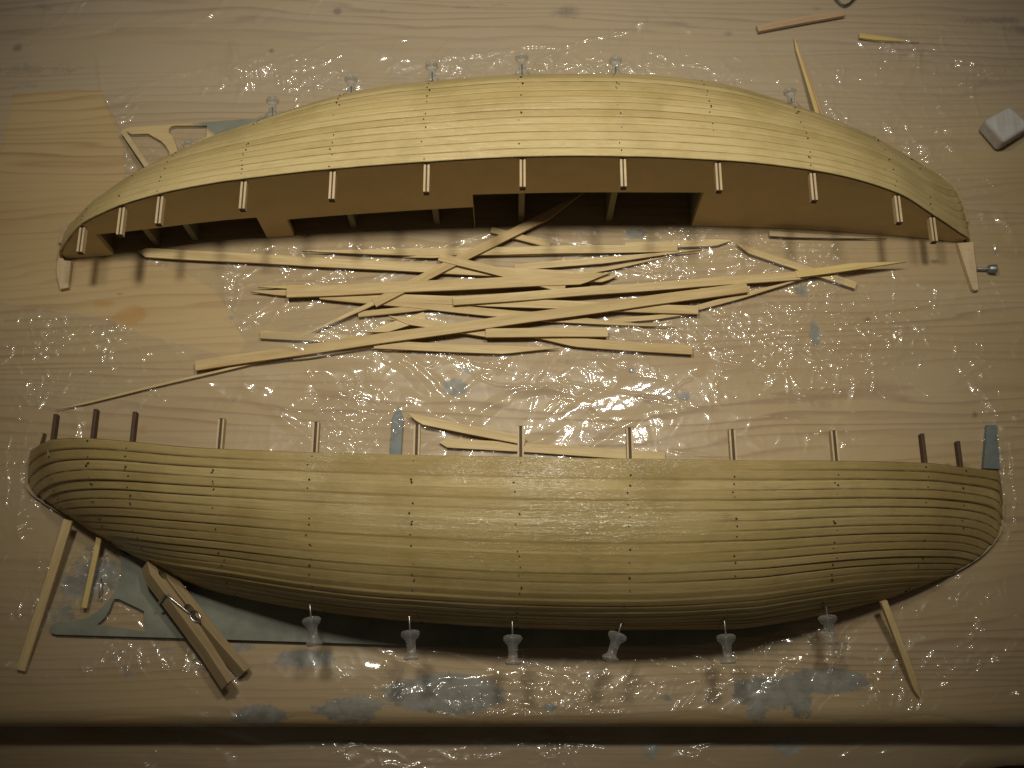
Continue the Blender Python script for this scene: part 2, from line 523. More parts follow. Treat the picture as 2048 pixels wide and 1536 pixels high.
put(table, 'pale pine tabletop spotted with grey paint and glue under the clear plastic', 'tabletop', kind='structure')

# lower board in front of the table edge
LOWZ = -.027
bp_ = [(-1.2, -.1725 + .03)]
cornx = P(1790, 1536, LOWZ)
ptsb = [(-.9, -.120), (-.9, -.235), (.120, -.235), (.150, -.222), (.170, -.205), (.186, -.1935), (.205, -.1865), (.235, -.1815), (.9, -.165), (.9, -.120)]
nbx, nby = 500, 90
bx_ = np.linspace(-.36, .36, nbx)
low_edge = np.interp(bx_, [p[0] for p in ptsb[1:-1]], [p[1] for p in ptsb[1:-1]])
tt = np.linspace(0, 1, nby)
BX = np.repeat(bx_[:, None], nby, 1)
BX[0, :] = -.9; BX[-1, :] = .9
BY = low_edge[:, None] * (1 - tt)[None] + (-.120) * tt[None]
BZ = np.full_like(BX, LOWZ)
rb = .006
BZ -= np.clip(BY + .1745, 0, .03) ** 2 * 30
BZ -= np.clip(rb - (BY - low_edge[:, None]), 0, None) ** 2 / rb * .7
BXc = np.concatenate([BX[:, :1], BX], 1); BYc = np.concatenate([BY[:, :1] - .0005, BY], 1); BZc = np.concatenate([BZ[:, :1] - .02, BZ], 1)
me, used = grid_mesh('lower_board', np.stack([BXc.ravel(), BYc.ravel(), BZc.ravel()], 1), nbx, nby + 1)
stn = np.stack([blobs(BXc, BYc, PAINT, LOWZ), blobs(BXc, BYc, GLUE, LOWZ) * 0, blobs(BXc, BYc, DIRT_SHADE, LOWZ) * 0], -1).reshape(-1, 3)
add_col(me, 'stain_shade', stn[used])
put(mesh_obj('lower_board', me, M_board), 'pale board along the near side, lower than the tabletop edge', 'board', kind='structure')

bm = bmesh.new(); box(bm, -1.6, 1.6, -1.3, 1.3, -.62, -.60)
put(from_bm('floor', bm, M_floor), 'dark floor past the corner of the lower board', 'floor', kind='structure')

# ------------------------------------------------------------------ hull geometry


def pchip(xs, ys):
    xs = np.array(xs, float); ys = np.array(ys, float); h = np.diff(xs); d = np.diff(ys) / h
    m = np.zeros_like(xs); m[0] = d[0]; m[-1] = d[-1]
    for i in range(1, len(xs) - 1):
        if d[i - 1] * d[i] > 0:
            w1 = 2 * h[i] + h[i - 1]; w2 = h[i] + 2 * h[i - 1]; m[i] = (w1 + w2) / (w1 / d[i - 1] + w2 / d[i])

    def f(x):
        x = np.clip(x, xs[0], xs[-1]); i = np.clip(np.searchsorted(xs, x) - 1, 0, len(xs) - 2)
        t = (x - xs[i]) / h[i]
        return (2 * t ** 3 - 3 * t ** 2 + 1) * ys[i] + (t ** 3 - 2 * t ** 2 + t) * h[i] * m[i] + (-2 * t ** 3 + 3 * t ** 2) * ys[i + 1] + (t ** 3 - t ** 2) * h[i] * m[i + 1]
    return f


XL, XR = -.2345, .2362
Bd = pchip([XL, -.233, -.2295, -.2239, -.2153, -.2068, -.1947, -.185, -.1647, -.1425, -.1265, -.0836, -.0402, .0036, .0494, .0936, .1385, .1836, .2075, .2261, .2345, XR],
           [.003, .0075, .0135, .0212, .0325, .0412, .0488, .0537, .0595, .063, .0650, .0696, .0727, .0750, .0743, .0710, .0640, .0472, .0285, .0132, .0060, .003])
Yd = pchip([XL, -.21, -.1315, -.075, -.022, .04, .0985, .15, .2, XR], [.0182, .0163, .0064, .0028, .0007, -.0006, -.0004, .0014, .0052, .0092])
Yk = pchip([XL, -.234, -.2325, -.226, -.2131, -.1952, -.1702, -.1458, -.122, -.0891, -.0449, .0014, .0476, .1007, .124, .157, .1882, .2054, .2205, .2285, .2329, .2353, XR],
           [.0100, .0050, .0015, -.004, -.0117, -.0225, -.0355, -.0460, -.0518, -.0575, -.0621, -.0649, -.0658, -.0654, -.0626, -.0558, -.0471, -.0402, -.0320, -.025, -.019, -.0095, -.002])
NN = pchip([-.24, -.15, -.05, .05, .15, .24], [1.25, 1.5, 2.05, 2.1, 1.8, 1.45])
MM = pchip([-.24, -.15, -.05, .05, .15, .24], [1.9, 2.1, 4.0, 4.0, 2.2, 1.4])
# table of sections
NXT, NGT = 700, 161
_s = np.linspace(0, 1, NXT)
XT = XL + (XR - XL) * (1 - np.cos(np.pi * _s)) / 2
GT = np.linspace(0, 1, NGT)
YT = np.zeros((NXT, NGT)); ZT = np.zeros((NXT, NGT))
th_ = np.linspace(0, np.pi / 2, 240)
for i, X in enumerate(XT):
    n_, m_ = float(NN(X)), float(MM(X))
    d = np.sin(th_) ** (2 / n_); z = np.cos(th_) ** (2 / m_)
    B = float(Bd(X)); yd = float(Yd(X)); yk = float(Yk(X))
    y = yd - d * (yd - yk); zz = .003 + (B - .003) * z
    s = np.concatenate([[0], np.cumsum(np.hypot(np.diff(y), np.diff(zz)) + 1e-9)]); s /= s[-1]
    YT[i] = np.interp(GT, s, y); ZT[i] = np.interp(GT, s, zz)


def surf(X, g):
    X = np.clip(X, XL, XR)
    fi = np.interp(X, XT, np.arange(NXT)); i0 = np.clip(fi.astype(int), 0, NXT - 2); fx = fi - i0
    fj = np.clip(g, 0, 1) * (NGT - 1); j0 = np.clip(fj.astype(int), 0, NGT - 2); fy = fj - j0

    def bl(T):
        return (T[i0, j0] * (1 - fx) + T[i0 + 1, j0] * fx) * (1 - fy) + (T[i0, j0 + 1] * (1 - fx) + T[i0 + 1, j0 + 1] * fx) * fy
    return bl(YT), bl(ZT)


# arc length along the end profiles decides where each plank stops
def arc_from(x_start, x_end, n=400):
    s_ = (1 - np.cos(np.pi * np.linspace(0, 1, n) / 2))
    x = x_start + (x_end - x_start) * s_ ** 1.6
    y = Yk(x)
    y0 = float(Yd(x_start))
    a = abs(y0 - y[0]) + np.concatenate([[0], np.cumsum(np.hypot(np.diff(x), np.diff(y)))])
    return x, a


xl_, al_ = arc_from(XL, -.020); al_ = (al_ - al_[0]) / (al_[-1] - al_[0]); al_ = 1 - (1 - al_) ** 2.6
xr_, ar_ = arc_from(XR, .075); ar_ = (ar_ - ar_[0]) / (ar_[-1] - ar_[0]); ar_ = 1 - (1 - ar_) ** 2.4
NP = 26


def TEND(X):
    tl = np.where(X <= -.020, np.interp(X, xl_, al_), 1.0)
    tr = np.where(X >= .075, np.interp(-X, -xr_, ar_), 1.0)
    return np.minimum(tl, tr)


HX = []  # frame stations from the photograph
for u, v in ((160, 455), (236, 411), (314, 390), (482, 362), (660, 342), (848, 327), (1040, 316), (1241, 316), (1432, 322), (1620, 346), (1790, 390), (1862, 432)):
    x = P(u, v, .05)[0]
    for _ in range(6):
        q = PY(u, v, .0853 - float(Yd(x)))
        x = q[0]
    HX.append(float(np.clip(x, -.2265, .214)))


def build_planking(sy, y0, x0, mat, seamf, parent, seed):
    r = np.random.default_rng(seed)
    QS = [0.0, .11, .25, .5, .75, .89]
    rows = []
    NXs = 300
    sgrid = (1 - np.cos(np.pi * np.linspace(0, 1, NXs))) / 2
    tilt = r.uniform(.00005, .00036, NP); base = r.normal(0, .00012, NP); tonek = np.clip(r.normal(.5, .24, NP), 0, 1)
    allX = []; allg = []; off = []; pl = []; tone = []
    for k in range(NP):
        for q in QS + ([1.0] if k == NP - 1 else []):
            t = (k + q) / NP
            xl = np.interp(t, al_, xl_); xr = np.interp(t, ar_, xr_)
            X = xl + (xr - xl) * sgrid
            T = np.maximum(TEND(X), 1e-4)
            g = np.clip(t / T, 0, 1)
            if t == 0: g[:] = 0
            seam = 0.0 if (q not in (0.0, 1.0)) else 1.0
            sm = seamf(X, t)
            nz = perlin(X * 22, np.full_like(X, k * 3.7), seed) * .00013
            ti = tilt[k] * (.1 + .9 * sm) * (1 + .8 * perlin(X * 9, np.full_like(X, k * 5.1 + 40), seed))
            o = np.where(seam > 0, -.00042 * np.minimum(sm, 1.1) + base[k], base[k] + ti * (q - .5) * 1.6 + nz)
            if sy > 0 and t > .42:
                # lower planks of the near hull: upper edge stands proud and catches the lamp
                wgt = sstep(.42, .56, np.full_like(X, t))
                amp = (.00028 + .9 * tilt[k]) * (.75 + .6 * perlin(X * 6, np.full_like(X, k * 2.3 + 9), seed))
                alt = base[k] * .4 + nz + (amp * (1 - q) if seam == 0 else -.00006)
                o = o * (1 - wgt) + alt * wgt
                sm = sm * (1 - .8 * wgt)
            o = o * np.clip(T * 5, 0.1, 1)
            allX.append(X); allg.append(g); off.append(o)
            pl.append(np.stack([X, np.full_like(X, k + q), np.full_like(X, seam) * np.clip(sm * 1.1, 0, 1)], -1))
            tone.append(np.full_like(X, tonek[k]))
    X = np.array(allX); g = np.array(allg); off = np.array(off)
    Y, Zz = surf(X, g)
    Pn = np.stack([X, Y, Zz], -1)
    du = np.gradient(Pn, axis=1); dv = np.gradient(Pn, axis=0)
    nrm = np.cross(du, dv); ln = np.linalg.norm(nrm, axis=-1, keepdims=True); nrm = nrm / np.maximum(ln, 1e-12)
    nrm[nrm[..., 2] < 0] *= -1
    # stay flat at the ends
    Pn = Pn + nrm * off[..., None]
    Pn[..., 2] = np.maximum(Pn[..., 2], .0008)
    W = np.stack([Pn[..., 0] + x0, y0 + sy * Pn[..., 1], Pn[..., 2]], -1)
    nr = X.shape[0]
    Vv = W.reshape(-1, 3)
    me, used = grid_mesh('planking', Vv, nr, NXs, flip=(sy > 0))
    add_col(me, 'pl', np.array(pl).reshape(-1, 3)[used]); add_attr(me, 'tone', np.array(tone).ravel()[used])
    # make normals point outwards (up)
    bm = bmesh.new(); bm.from_mesh(me)
    if sum(f.normal.z * f.calc_area() for f in bm.faces) < 0:
        bmesh.ops.reverse_faces(bm, faces=bm.faces)
    # pin holes: small dark plugs in columns over the frames
    lay = bm.verts.layers.float_vector.get('pl')
    for hx in HX:
        for k in range(NP):
            for c in range(2 if r.random() < .25 else 1):
                if r.random() > .54: continue
                xx = hx + r.normal(0, .0006) - .0012
                t = (k + np.clip(r.normal(.5, .2), .15, .85)) / NP
                T = float(TEND(np.array(xx)))
                if t > T * .985: continue
                gg = np.array([t / T])
                yy, z1 = surf(np.array([xx]), gg); ya, za = surf(np.array([xx]), gg + .01); yb, zb = surf(np.array([xx + .002]), gg)
                p0 = np.array([xx, yy[0], z1[0]]); a = np.array([0, ya[0] - yy[0], za[0] - z1[0]]); bq = np.array([.002, yb[0] - yy[0], zb[0] - z1[0]])
                n_ = np.cross(bq, a); n_ /= np.linalg.norm(n_)
                if n_[2] < 0: n_ = -n_
                a /= np.linalg.norm(a); bq /= np.linalg.norm(bq)
                rad = r.uniform(.00018, .00040) * (1.35 if r.random() < .12 else 1)
                vs = []
                for j in range(7):
                    an = 2 * math.pi * j / 7; rr = rad * r.uniform(.75, 1.25)
                    p = p0 + (a * math.cos(an) + bq * math.sin(an)) * rr + n_ * .00042
                    vs.append(bm.verts.new((p[0] + x0, y0 + sy * p[1], p[2])))
                f = bm.faces.new(vs); f.normal_update()
                if f.normal.dot(Vector((n_[0], sy * n_[1], n_[2]))) < 0: f.normal_flip()
                f.material_index = 1
    bm.to_mesh(me); bm.free()
    for p_ in me.polygons: p_.use_smooth = True
    o = mesh_obj('planking', me, [mat, M_hole, M_inner_shade], parent)
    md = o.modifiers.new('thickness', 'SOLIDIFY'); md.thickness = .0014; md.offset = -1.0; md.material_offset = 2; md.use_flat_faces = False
    return o


def build_hull(name, sy, y0, x0, mat, seamf, label, seed, top):
    root = empty(name, (x0, y0, 0))
    put(root, label, 'model hull', 'pair of planked half hulls')
    inv = Matrix.Translation((-x0, -y0, 0))

    def fix(o):
        o.matrix_parent_inverse = inv
        return o
    fix(build_planking(sy, y0, x0, mat, seamf, root, seed))

    def W(x, y, z):
        return (x + x0, y0 + sy * y, z)
    # deck panel: a 3 mm board on edge with the openings of the photograph
    cut = []  # (x0,x1,ztop)
    if True:
        def zx(u, v):
            x = P(u, v, .02)[0]
            for _ in range(6):
                q = PY(u, v, .0853 - float(Yd(x))); x = q[0] - .0012
            return x, q[2]
        a = zx(190, 471); b_ = zx(513, 437); c = zx(573, 441); d = zx(946, 416); e = zx(949, 391); f = zx(1408, 387)
        cut = [(a[0], b_[0], a[1], b_[1]), (c[0], d[0], c[1], d[1]), (d[0] + .0002, f[0], e[1], f[1])]
    xs_ = np.unique(np.concatenate([np.linspace(XL + .0025, XR - .003, 240)] + [np.array([p[0] - 1e-5, p[0], p[1], p[1] + 1e-5]) for p in cut]))
    bm = bmesh.new()
    prev = None
    for x in xs_:
        lo = .0006
        for x0c, x1c, z0c, z1c in cut:
            if x0c <= x <= x1c: lo = z0c + (z1c - z0c) * (x - x0c) / (x1c - x0c)
        hi = max(float(Bd(x)) - .0021, lo + .0004)
        y1 = float(Yd(x)) - .0005; y2 = y1 - .0028
        cur = [bm.verts.new(W(x, y1, lo)), bm.verts.new(W(x, y1, hi)), bm.verts.new(W(x, y2, hi)), bm.verts.new(W(x, y2, lo))]
        if prev:
            for i in range(4):
                bm.faces.new((prev[i], prev[(i + 1) % 4], cur[(i + 1) % 4], cur[i]))
        else:
            bm.faces.new(cur)
        prev = cur
    bm.faces.new(prev[::-1])
    fix(from_bm('deck_panel', bm, M_deck, root))
    # frames with timberheads
    for i, hx in enumerate(HX):
        n_ = 40
        gg = np.linspace(.0, 1, n_)
        y, z = surf(np.full(n_, hx), gg)
        yd = float(Yd(hx))
        cy, cz = yd, 0.0
        pts = []
        for yy, zz in zip(y, z):
            dy, dz = yy - cy, zz - cz
            L = math.hypot(dy, dz); kk = max(0, (L - .0024) / max(L, 1e-6))
            pts.append((cy + dy * kk - (.0036 if yy > yd - .0036 else 0), max(.0005, cz + dz * kk)))
        pts = [p for p in pts if p[0] < yd - .0034]
        if len(pts) < 3: continue
        pts = [(yd - .0035, .0005), (yd - .0035, max(pts[0][1], .001))] + pts
        if pts[-1][1] > .0012: pts.append((pts[-1][0], .0005))
        bm = bmesh.new()
        lo = [bm.verts.new(W(hx - .0015, p[0], p[1])) for p in pts]; hi = [bm.verts.new(W(hx + .0015, p[0], p[1])) for p in pts]
        bm.faces.new(lo); bm.faces.new(hi[::-1])
        for a in range(len(pts)):
            c = (a + 1) % len(pts)
            bm.faces.new((lo[a], hi[a], hi[c], lo[c]))
        fr = fix(from_bm('frame', bm, M_frame, root))
        # timberhead: three plies on edge
        bm = bmesh.new()
        B = float(Bd(hx)); zt = B - .0024; zb = max(zt - .0036, .0006)
        ln = .0138 if i not in (0, 11) else .0128
        cw = .00036 if top else .0006
        for (xa, xb, m_, dz, dl) in ((-.00135, -cw - .00002, 0, 0, 0), (-cw, cw, 1, -.00030, -.00015), (cw + .00002, .00135, 0, 0, 0)):
            kx = .58 if (not top and i in (0, 1, 2, 10, 11)) else 1.0
            p1 = W(hx + xa * kx, yd - .004, zb); p2 = W(hx + xb * kx, yd + ln + dl, zt + dz)
            box(bm, min(p1[0], p2[0]), max(p1[0], p2[0]), min(p1[1], p2[1]), max(p1[1], p2[1]), p1[2], p2[2], 1 if (not top and i in (0, 1, 2, 10, 11)) else m_)
        # dark end cap: shade on the end face put into colour
        p1 = W(hx - .0013 * kx, yd + ln, zb + .0002); p2 = W(hx + .0013 * kx, yd + ln + .00025, zt - .0002)
        box(bm, p1[0], p2[0], min(p1[1], p2[1]), max(p1[1], p2[1]), p1[2], p2[2], 1)
        t_ = from_bm('timberhead', bm, [M_ply, M_core], fr)
    return root, inv, W


def plate_mesh(name, outer, holes, z0, z1, paintf, parent, inv, mats, rnd=0.0):
    """flat plate with holes: triangulated polygon, extruded"""
    bm = bmesh.new()
    edges = []
    for ring in [outer] + holes:
        vs = [bm.verts.new((p[0], p[1], z0)) for p in ring]
        for i in range(len(vs)):
            edges.append(bm.edges.new((vs[i], vs[(i + 1) % len(vs)])))
    bmesh.ops.triangle_fill(bm, use_beauty=True, use_dissolve=False, edges=edges)
    # drop triangles that fell into holes
    kill = []
    for f in bm.faces:
        c = f.calc_center_median()
        for h in holes:
            if in_poly(np.array([c.x]), np.array([c.y]), h)[0]: kill.append(f)
    if kill: bmesh.ops.delete(bm, geom=list(set(kill)), context='FACES_ONLY')
    r = bmesh.ops.extrude_face_region(bm, geom=list(bm.faces))
    for v in [g for g in r['geom'] if isinstance(g, bmesh.types.BMVert)]:
        v.co.z = z1
    bmesh.ops.subdivide_edges(bm, edges=[e for e in bm.edges if e.calc_length() > .02], cuts=3)
    bmesh.ops.triangulate(bm, faces=bm.faces)
    o = from_bm(name, bm, mats, parent)
    co = np.zeros(len(o.data.vertices) * 3, np.float32); o.data.vertices.foreach_get('co', co); co = co.reshape(-1, 3)
    add_attr(o.data, 'paint', paintf(co))
    if inv is not None: o.matrix_parent_inverse = inv
    return o


def img_poly(pts, z):
    return [tuple(P(u, v, z)[:2]) for u, v in pts]


YTOP, XTOP = .0853, .0012
YLOW, XLOW = -.0546, 0.0
hull_top, inv_t, WT = build_hull('half_hull', -1, YTOP, XTOP, M_plank_top, lambda X, t: 1.4 + 0 * X,
                                 'far planked half hull, brown deck panel facing the near side, keel away', 3, True)


def seam_low(X, t):
    mid = np.exp(-((X - .01) / .14) ** 4) * (1 - sstep(.46, .66, t))
    ends = .75 * sstep(.05, .13, X) * (1 - sstep(.6, .75, t)) * sstep(.02, .1, t) + .35 * (1 - sstep(-.16, -.08, X))
    return (np.clip(1.0 - .97 * mid, .03, 1) + ends) * np.ones_like(X)


hull_low, inv_l, WL = build_hull('half_hull', 1, YLOW, XLOW, M_plank_low, seam_low,
                                 'near varnished half hull, its planked side up, keel toward the near edge', 8, False)

# keel plates (backbone) -----------------------------------------------------
zp = .0032


def arcp(c, r, a0, a1, n=8):
    return [(c[0] + r * math.cos(math.radians(a0 + (a1 - a0) * i / (n - 1))), c[1] + r * math.sin(math.radians(a0 + (a1 - a0) * i / (n - 1)))) for i in range(n)]


low_out = img_poly([(99, 1258), (103, 1266), (113, 1269), (350, 1276), (640, 1285), (1000, 1297), (1400, 1288), (1560, 1262), (1600, 1200), (1000, 1190), (600, 1150), (330, 1090), (255, 1070),
                    (244, 1085), (238, 1105), (243, 1135), (240, 1160), (230, 1182), (214, 1205), (196, 1222), (178, 1234), (150, 1241), (112, 1245), (103, 1250)], zp)
low_hole = img_poly([(228, 1198), (238, 1198), (256, 1207), (288, 1222), (291, 1263), (194, 1249), (208, 1237), (218, 1222), (223, 1208)], zp)
plate_mesh('keel_plate', low_out, [low_hole], .0006, zp, lambda c: np.full(len(c), .85), hull_low, inv_l, M_plate)
top_out = img_poly([(247, 259), (262, 254), (415, 244), (540, 234), (700, 222), (900, 215), (900, 300), (640, 360), (400, 360), (343, 352), (341, 330), (343, 318), (338, 303), (331, 291), (322, 282), (310, 275), (296, 267), (262, 268)], zp)
top_hole = img_poly([(338, 257), (342, 253), (350, 251), (414, 251), (413, 274), (390, 288), (372, 296), (357, 309), (352, 290), (345, 274), (337, 264)], zp)
plate_mesh('keel_plate', top_out, [top_hole], .0006, zp, lambda c: sstep(-.178, -.172, c[:, 0] + .35 * (c[:, 1] - .175)) * 1.1, hull_top, inv_t, M_plate)


# stem / stern rims and heads
def rim_pts(xa, xb, n, w, end):
    xs_ = xa + (xb - xa) * (1 - np.cos(np.pi / 2 * np.linspace(0, 1, n))) ** 1.4
    ys_ = Yk(xs_)
    pts = np.stack([xs_, ys_], 1)
    tg = np.gradient(pts, axis=0); nn = np.stack([-tg[:, 1], tg[:, 0]], 1); nn /= np.linalg.norm(nn, axis=1)[:, None] + 1e-12
    if end == 'L': s = -1
    else: s = 1
    # outward = away from hull centre
    c = np.array([0, .0])
    sg = np.sign(((pts - c) * nn).sum(1)); sg[sg == 0] = 1
    ww = w * np.linspace(1, .55, n)
    out = pts + nn * sg[:, None] * ww[:, None]
    inn = pts - nn * sg[:, None] * .002
    return [tuple(p) for p in out], [tuple(p) for p in inn[::-1]]


for root, inv, WW, nm in ((hull_top, inv_t, WT, 't'), (hull_low, inv_l, WL, 'l')):
    for end, xa, xb, w in (('L', XL, -.18, .0018), ('R', XR, .15, .0009)):
        o_, i_ = rim_pts(xa, xb, 40, w, end)
        ring = [WW(p[0], p[1], 0)[:2] for p in o_ + i_]
        bm = bmesh.new()
        n = len(ring) // 2
        top = [bm.verts.new((p[0], p[1], zp)) for p in ring]; bot = [bm.verts.new((p[0], p[1], .0006)) for p in ring]
        N = len(ring)
        for i in range(n - 1):
            bm.faces.new((top[i], top[i + 1], top[N - 2 - i], top[N - 1 - i]))
        for i in range(N):
            bm.faces.new((top[i], top[(i + 1) % N], bot[(i + 1) % N], bot[i]))
        bmesh.ops.remove_doubles(bm, verts=bm.verts, dist=1e-6)
        o = from_bm('stem_rim' if end == 'L' else 'stern_rim', bm, M_strip_old, root)
        o.matrix_parent_inverse = inv


def head(name, pts, mat, root, inv, z0=.0006, z1=zp):
    bm = bmesh.new(); prism(bm, img_poly(pts, z1), z0, z1)
    o = from_bm(name, bm, mat, root); o.matrix_parent_inverse = inv
    return o


head('stem_head', [(117, 513), (124, 512), (128, 521), (142, 522), (136, 575), (121, 578), (115, 556), (113, 538)], M_ply, hull_top, inv_t)
head('stern_head', [(1915, 486), (1946, 484), (1957, 579), (1950, 581), (1945, 578)], M_ply, hull_top, inv_t)
o = head('stern_head', [(1974, 850), (1993, 850), (2000, 938), (1967, 936)], M_strip_blue, hull_low, inv_l); o['label'] = 'grey blue painted stern head'
head('stem_head', [(86, 866), (89, 866), (84, 890), (79, 890)], M_core, hull_low, inv_l)

# ------------------------------------------------------------------ plastic film
fx, fy = np.arange(-.335, .3351, .0006), np.arange(-.232, .262, .0006)
FX, FY = np.meshgrid(fx, fy, indexing='ij')
CR = [(330, 700, 10, 10, .2),
      # (u, v, ru, rv, strength) where the sheet is crumpled
      (1400, 560, 120, 60, .9), (1540, 510, 120, 30, 1.0), (1640, 560, 90, 60, .8), (1500, 660, 160, 60, 1.0), (1700, 640, 120, 50, .8), (1650, 720, 130, 50, .9),
      (1300, 690, 150, 30, .7), (1020, 715, 110, 16, .8), (1200, 735, 150, 22, .5), (700, 705, 60, 22, .6), (640, 560, 90, 50, .6), (560, 520, 70, 30, .7), (470, 560, 22, 70, .9),
      (480, 640, 30, 30, .6), (900, 600, 60, 40, .5), (660, 640, 80, 40, .6), (1200, 465, 90, 22, .8), (1380, 465, 120, 18, .9), (640, 500, 120, 16, .5), (330, 530, 80, 30, .5),
      (120, 690, 90, 70, .9), (60, 780, 50, 40, .7), (230, 665, 40, 25, .8), (290, 785, 30, 16, .6), (500, 775, 14, 10, .6), (700, 850, 60, 60, 1.0), (770, 870, 60, 40, 1.0), (850, 880, 40, 30, .8), (720, 790, 60, 30, .6),
      (520, 150, 120, 40, .7), (700, 165, 140, 30, .9), (900, 140, 160, 22, 1.0), (1080, 130, 160, 24, 1.0), (1250, 130, 100, 30, .8), (1400, 150, 70, 30, 1.1), (1500, 165, 60, 25, .8), (1250, 70, 60, 40, .4),
      (1830, 110, 80, 30, .9), (1930, 140, 60, 40, .7), (1640, 150, 60, 30, .6), (1720, 250, 80, 40, .55), (1850, 290, 50, 30, .8), (1900, 340, 40, 40, .8), (1960, 420, 50, 50, .6), (1800, 220, 100, 50, .4),
      (240, 230, 30, 30, .8), (260, 330, 20, 30, .9), (330, 320, 30, 20, .8), (370, 280, 40, 20, .7), (300, 270, 60, 40, .3), (200, 60, 60, 40, .3), (560, 30, 200, 30, .2),
      (2000, 950, 14, 130, 1.0), (1990, 1050, 30, 30, .8), (1900, 1200, 80, 40, .7), (1950, 1300, 80, 60, .6), (1700, 1300, 60, 40, .6), (1560, 1310, 60, 50, .7), (1450, 1350, 60, 40, .9), (1320, 1380, 60, 30, .7),
      (1100, 1400, 120, 40, 1.0), (960, 1410, 80, 30, 1.0), (1000, 1440, 70, 20, 1.0), (1200, 1370, 80, 20, .8), (760, 1380, 40, 20, .7), (660, 1390, 30, 20, .6), (460, 1410, 20, 40, .7), (450, 1440, 40, 14, .7),
      (60, 1100, 60, 90, .6), (80, 1180, 60, 60, .7), (200, 1130, 60, 40, .7), (240, 1220, 40, 20, .8), (150, 1320, 50, 40, .6), (240, 1330, 60, 40, .5), (30, 960, 24, 120, .7), (20, 1010, 24, 60, .6), (340, 1320, 60, 40, .4),
      (1750, 1400, 60, 40, .6), (1850, 1420, 80, 30, .6), (1650, 1430, 40, 30, .5), (700, 1500, 300, 30, .35), (1050, 1495, 120, 12, .9), (1120, 1515, 30, 16, .9), (300, 1510, 60, 20, .5), (1400, 1500, 80, 20, .5),
      (1860, 700, 100, 40, .45), (1960, 760, 60, 40, .4), (1700, 860, 160, 30, .2), (1250, 850, 120, 30, .12), (1420, 800, 200, 12, .45), (1160, 780, 80, 12, .5), (2010, 600, 40, 60, .5), (1950, 620, 60, 20, .5), (2020, 1250, 30, 80, .6)]
cr = .05 + .07 * np.clip(perlin(FX * 14, FY * 14, 3) + .3, 0, 1)
patch = np.clip(.62 + .9 * perlin(FX * 55, FY * 55, 5), .12, 1.3)
cr = cr + blobs(FX, FY, CR) * patch
cr = np.clip(cr, 0, 1.15)
# quiet under the hulls and where strips press it down
foot = np.zeros_like(FX)
for sy, y0, x0 in ((-1, YTOP, XTOP), (1, YLOW, XLOW)):
    yl = (FY - y0) * sy; xx = FX - x0
    ins = sstep(-.003, .004, Yd(xx) - yl) * sstep(-.003, .004, yl - Yk(xx)) * sstep(-.003, .003, xx - XL) * sstep(-.003, .003, XR - xx)
    foot = np.maximum(foot, ins)
wx = FX + .004 * perlin(FX * 60, FY * 60, 8); wy = FY + .004 * perlin(FX * 60, FY * 60, 9)
ridge = lambda s, sd: 1 - np.abs(perlin(wx * s, wy * s, sd)) * 2.0
h = .0022 * np.clip(ridge(38, 21), 0, 1) ** 3 + .0009 * np.clip(ridge(95, 22), 0, 1) ** 3 + .00030 * ridge(220, 23)
h = np.clip(h, 0, None)
FZ = .0007 + cr * h * .8 + .0020 * np.clip(perlin(FX * 14 + .4 * perlin(FX * 9, FY * 9, 31), FY * 46, 30) + .35, 0, 1.2) * (.35 + .65 * sstep(-.2, .4, perlin(FX * 7, FY * 9, 32)))
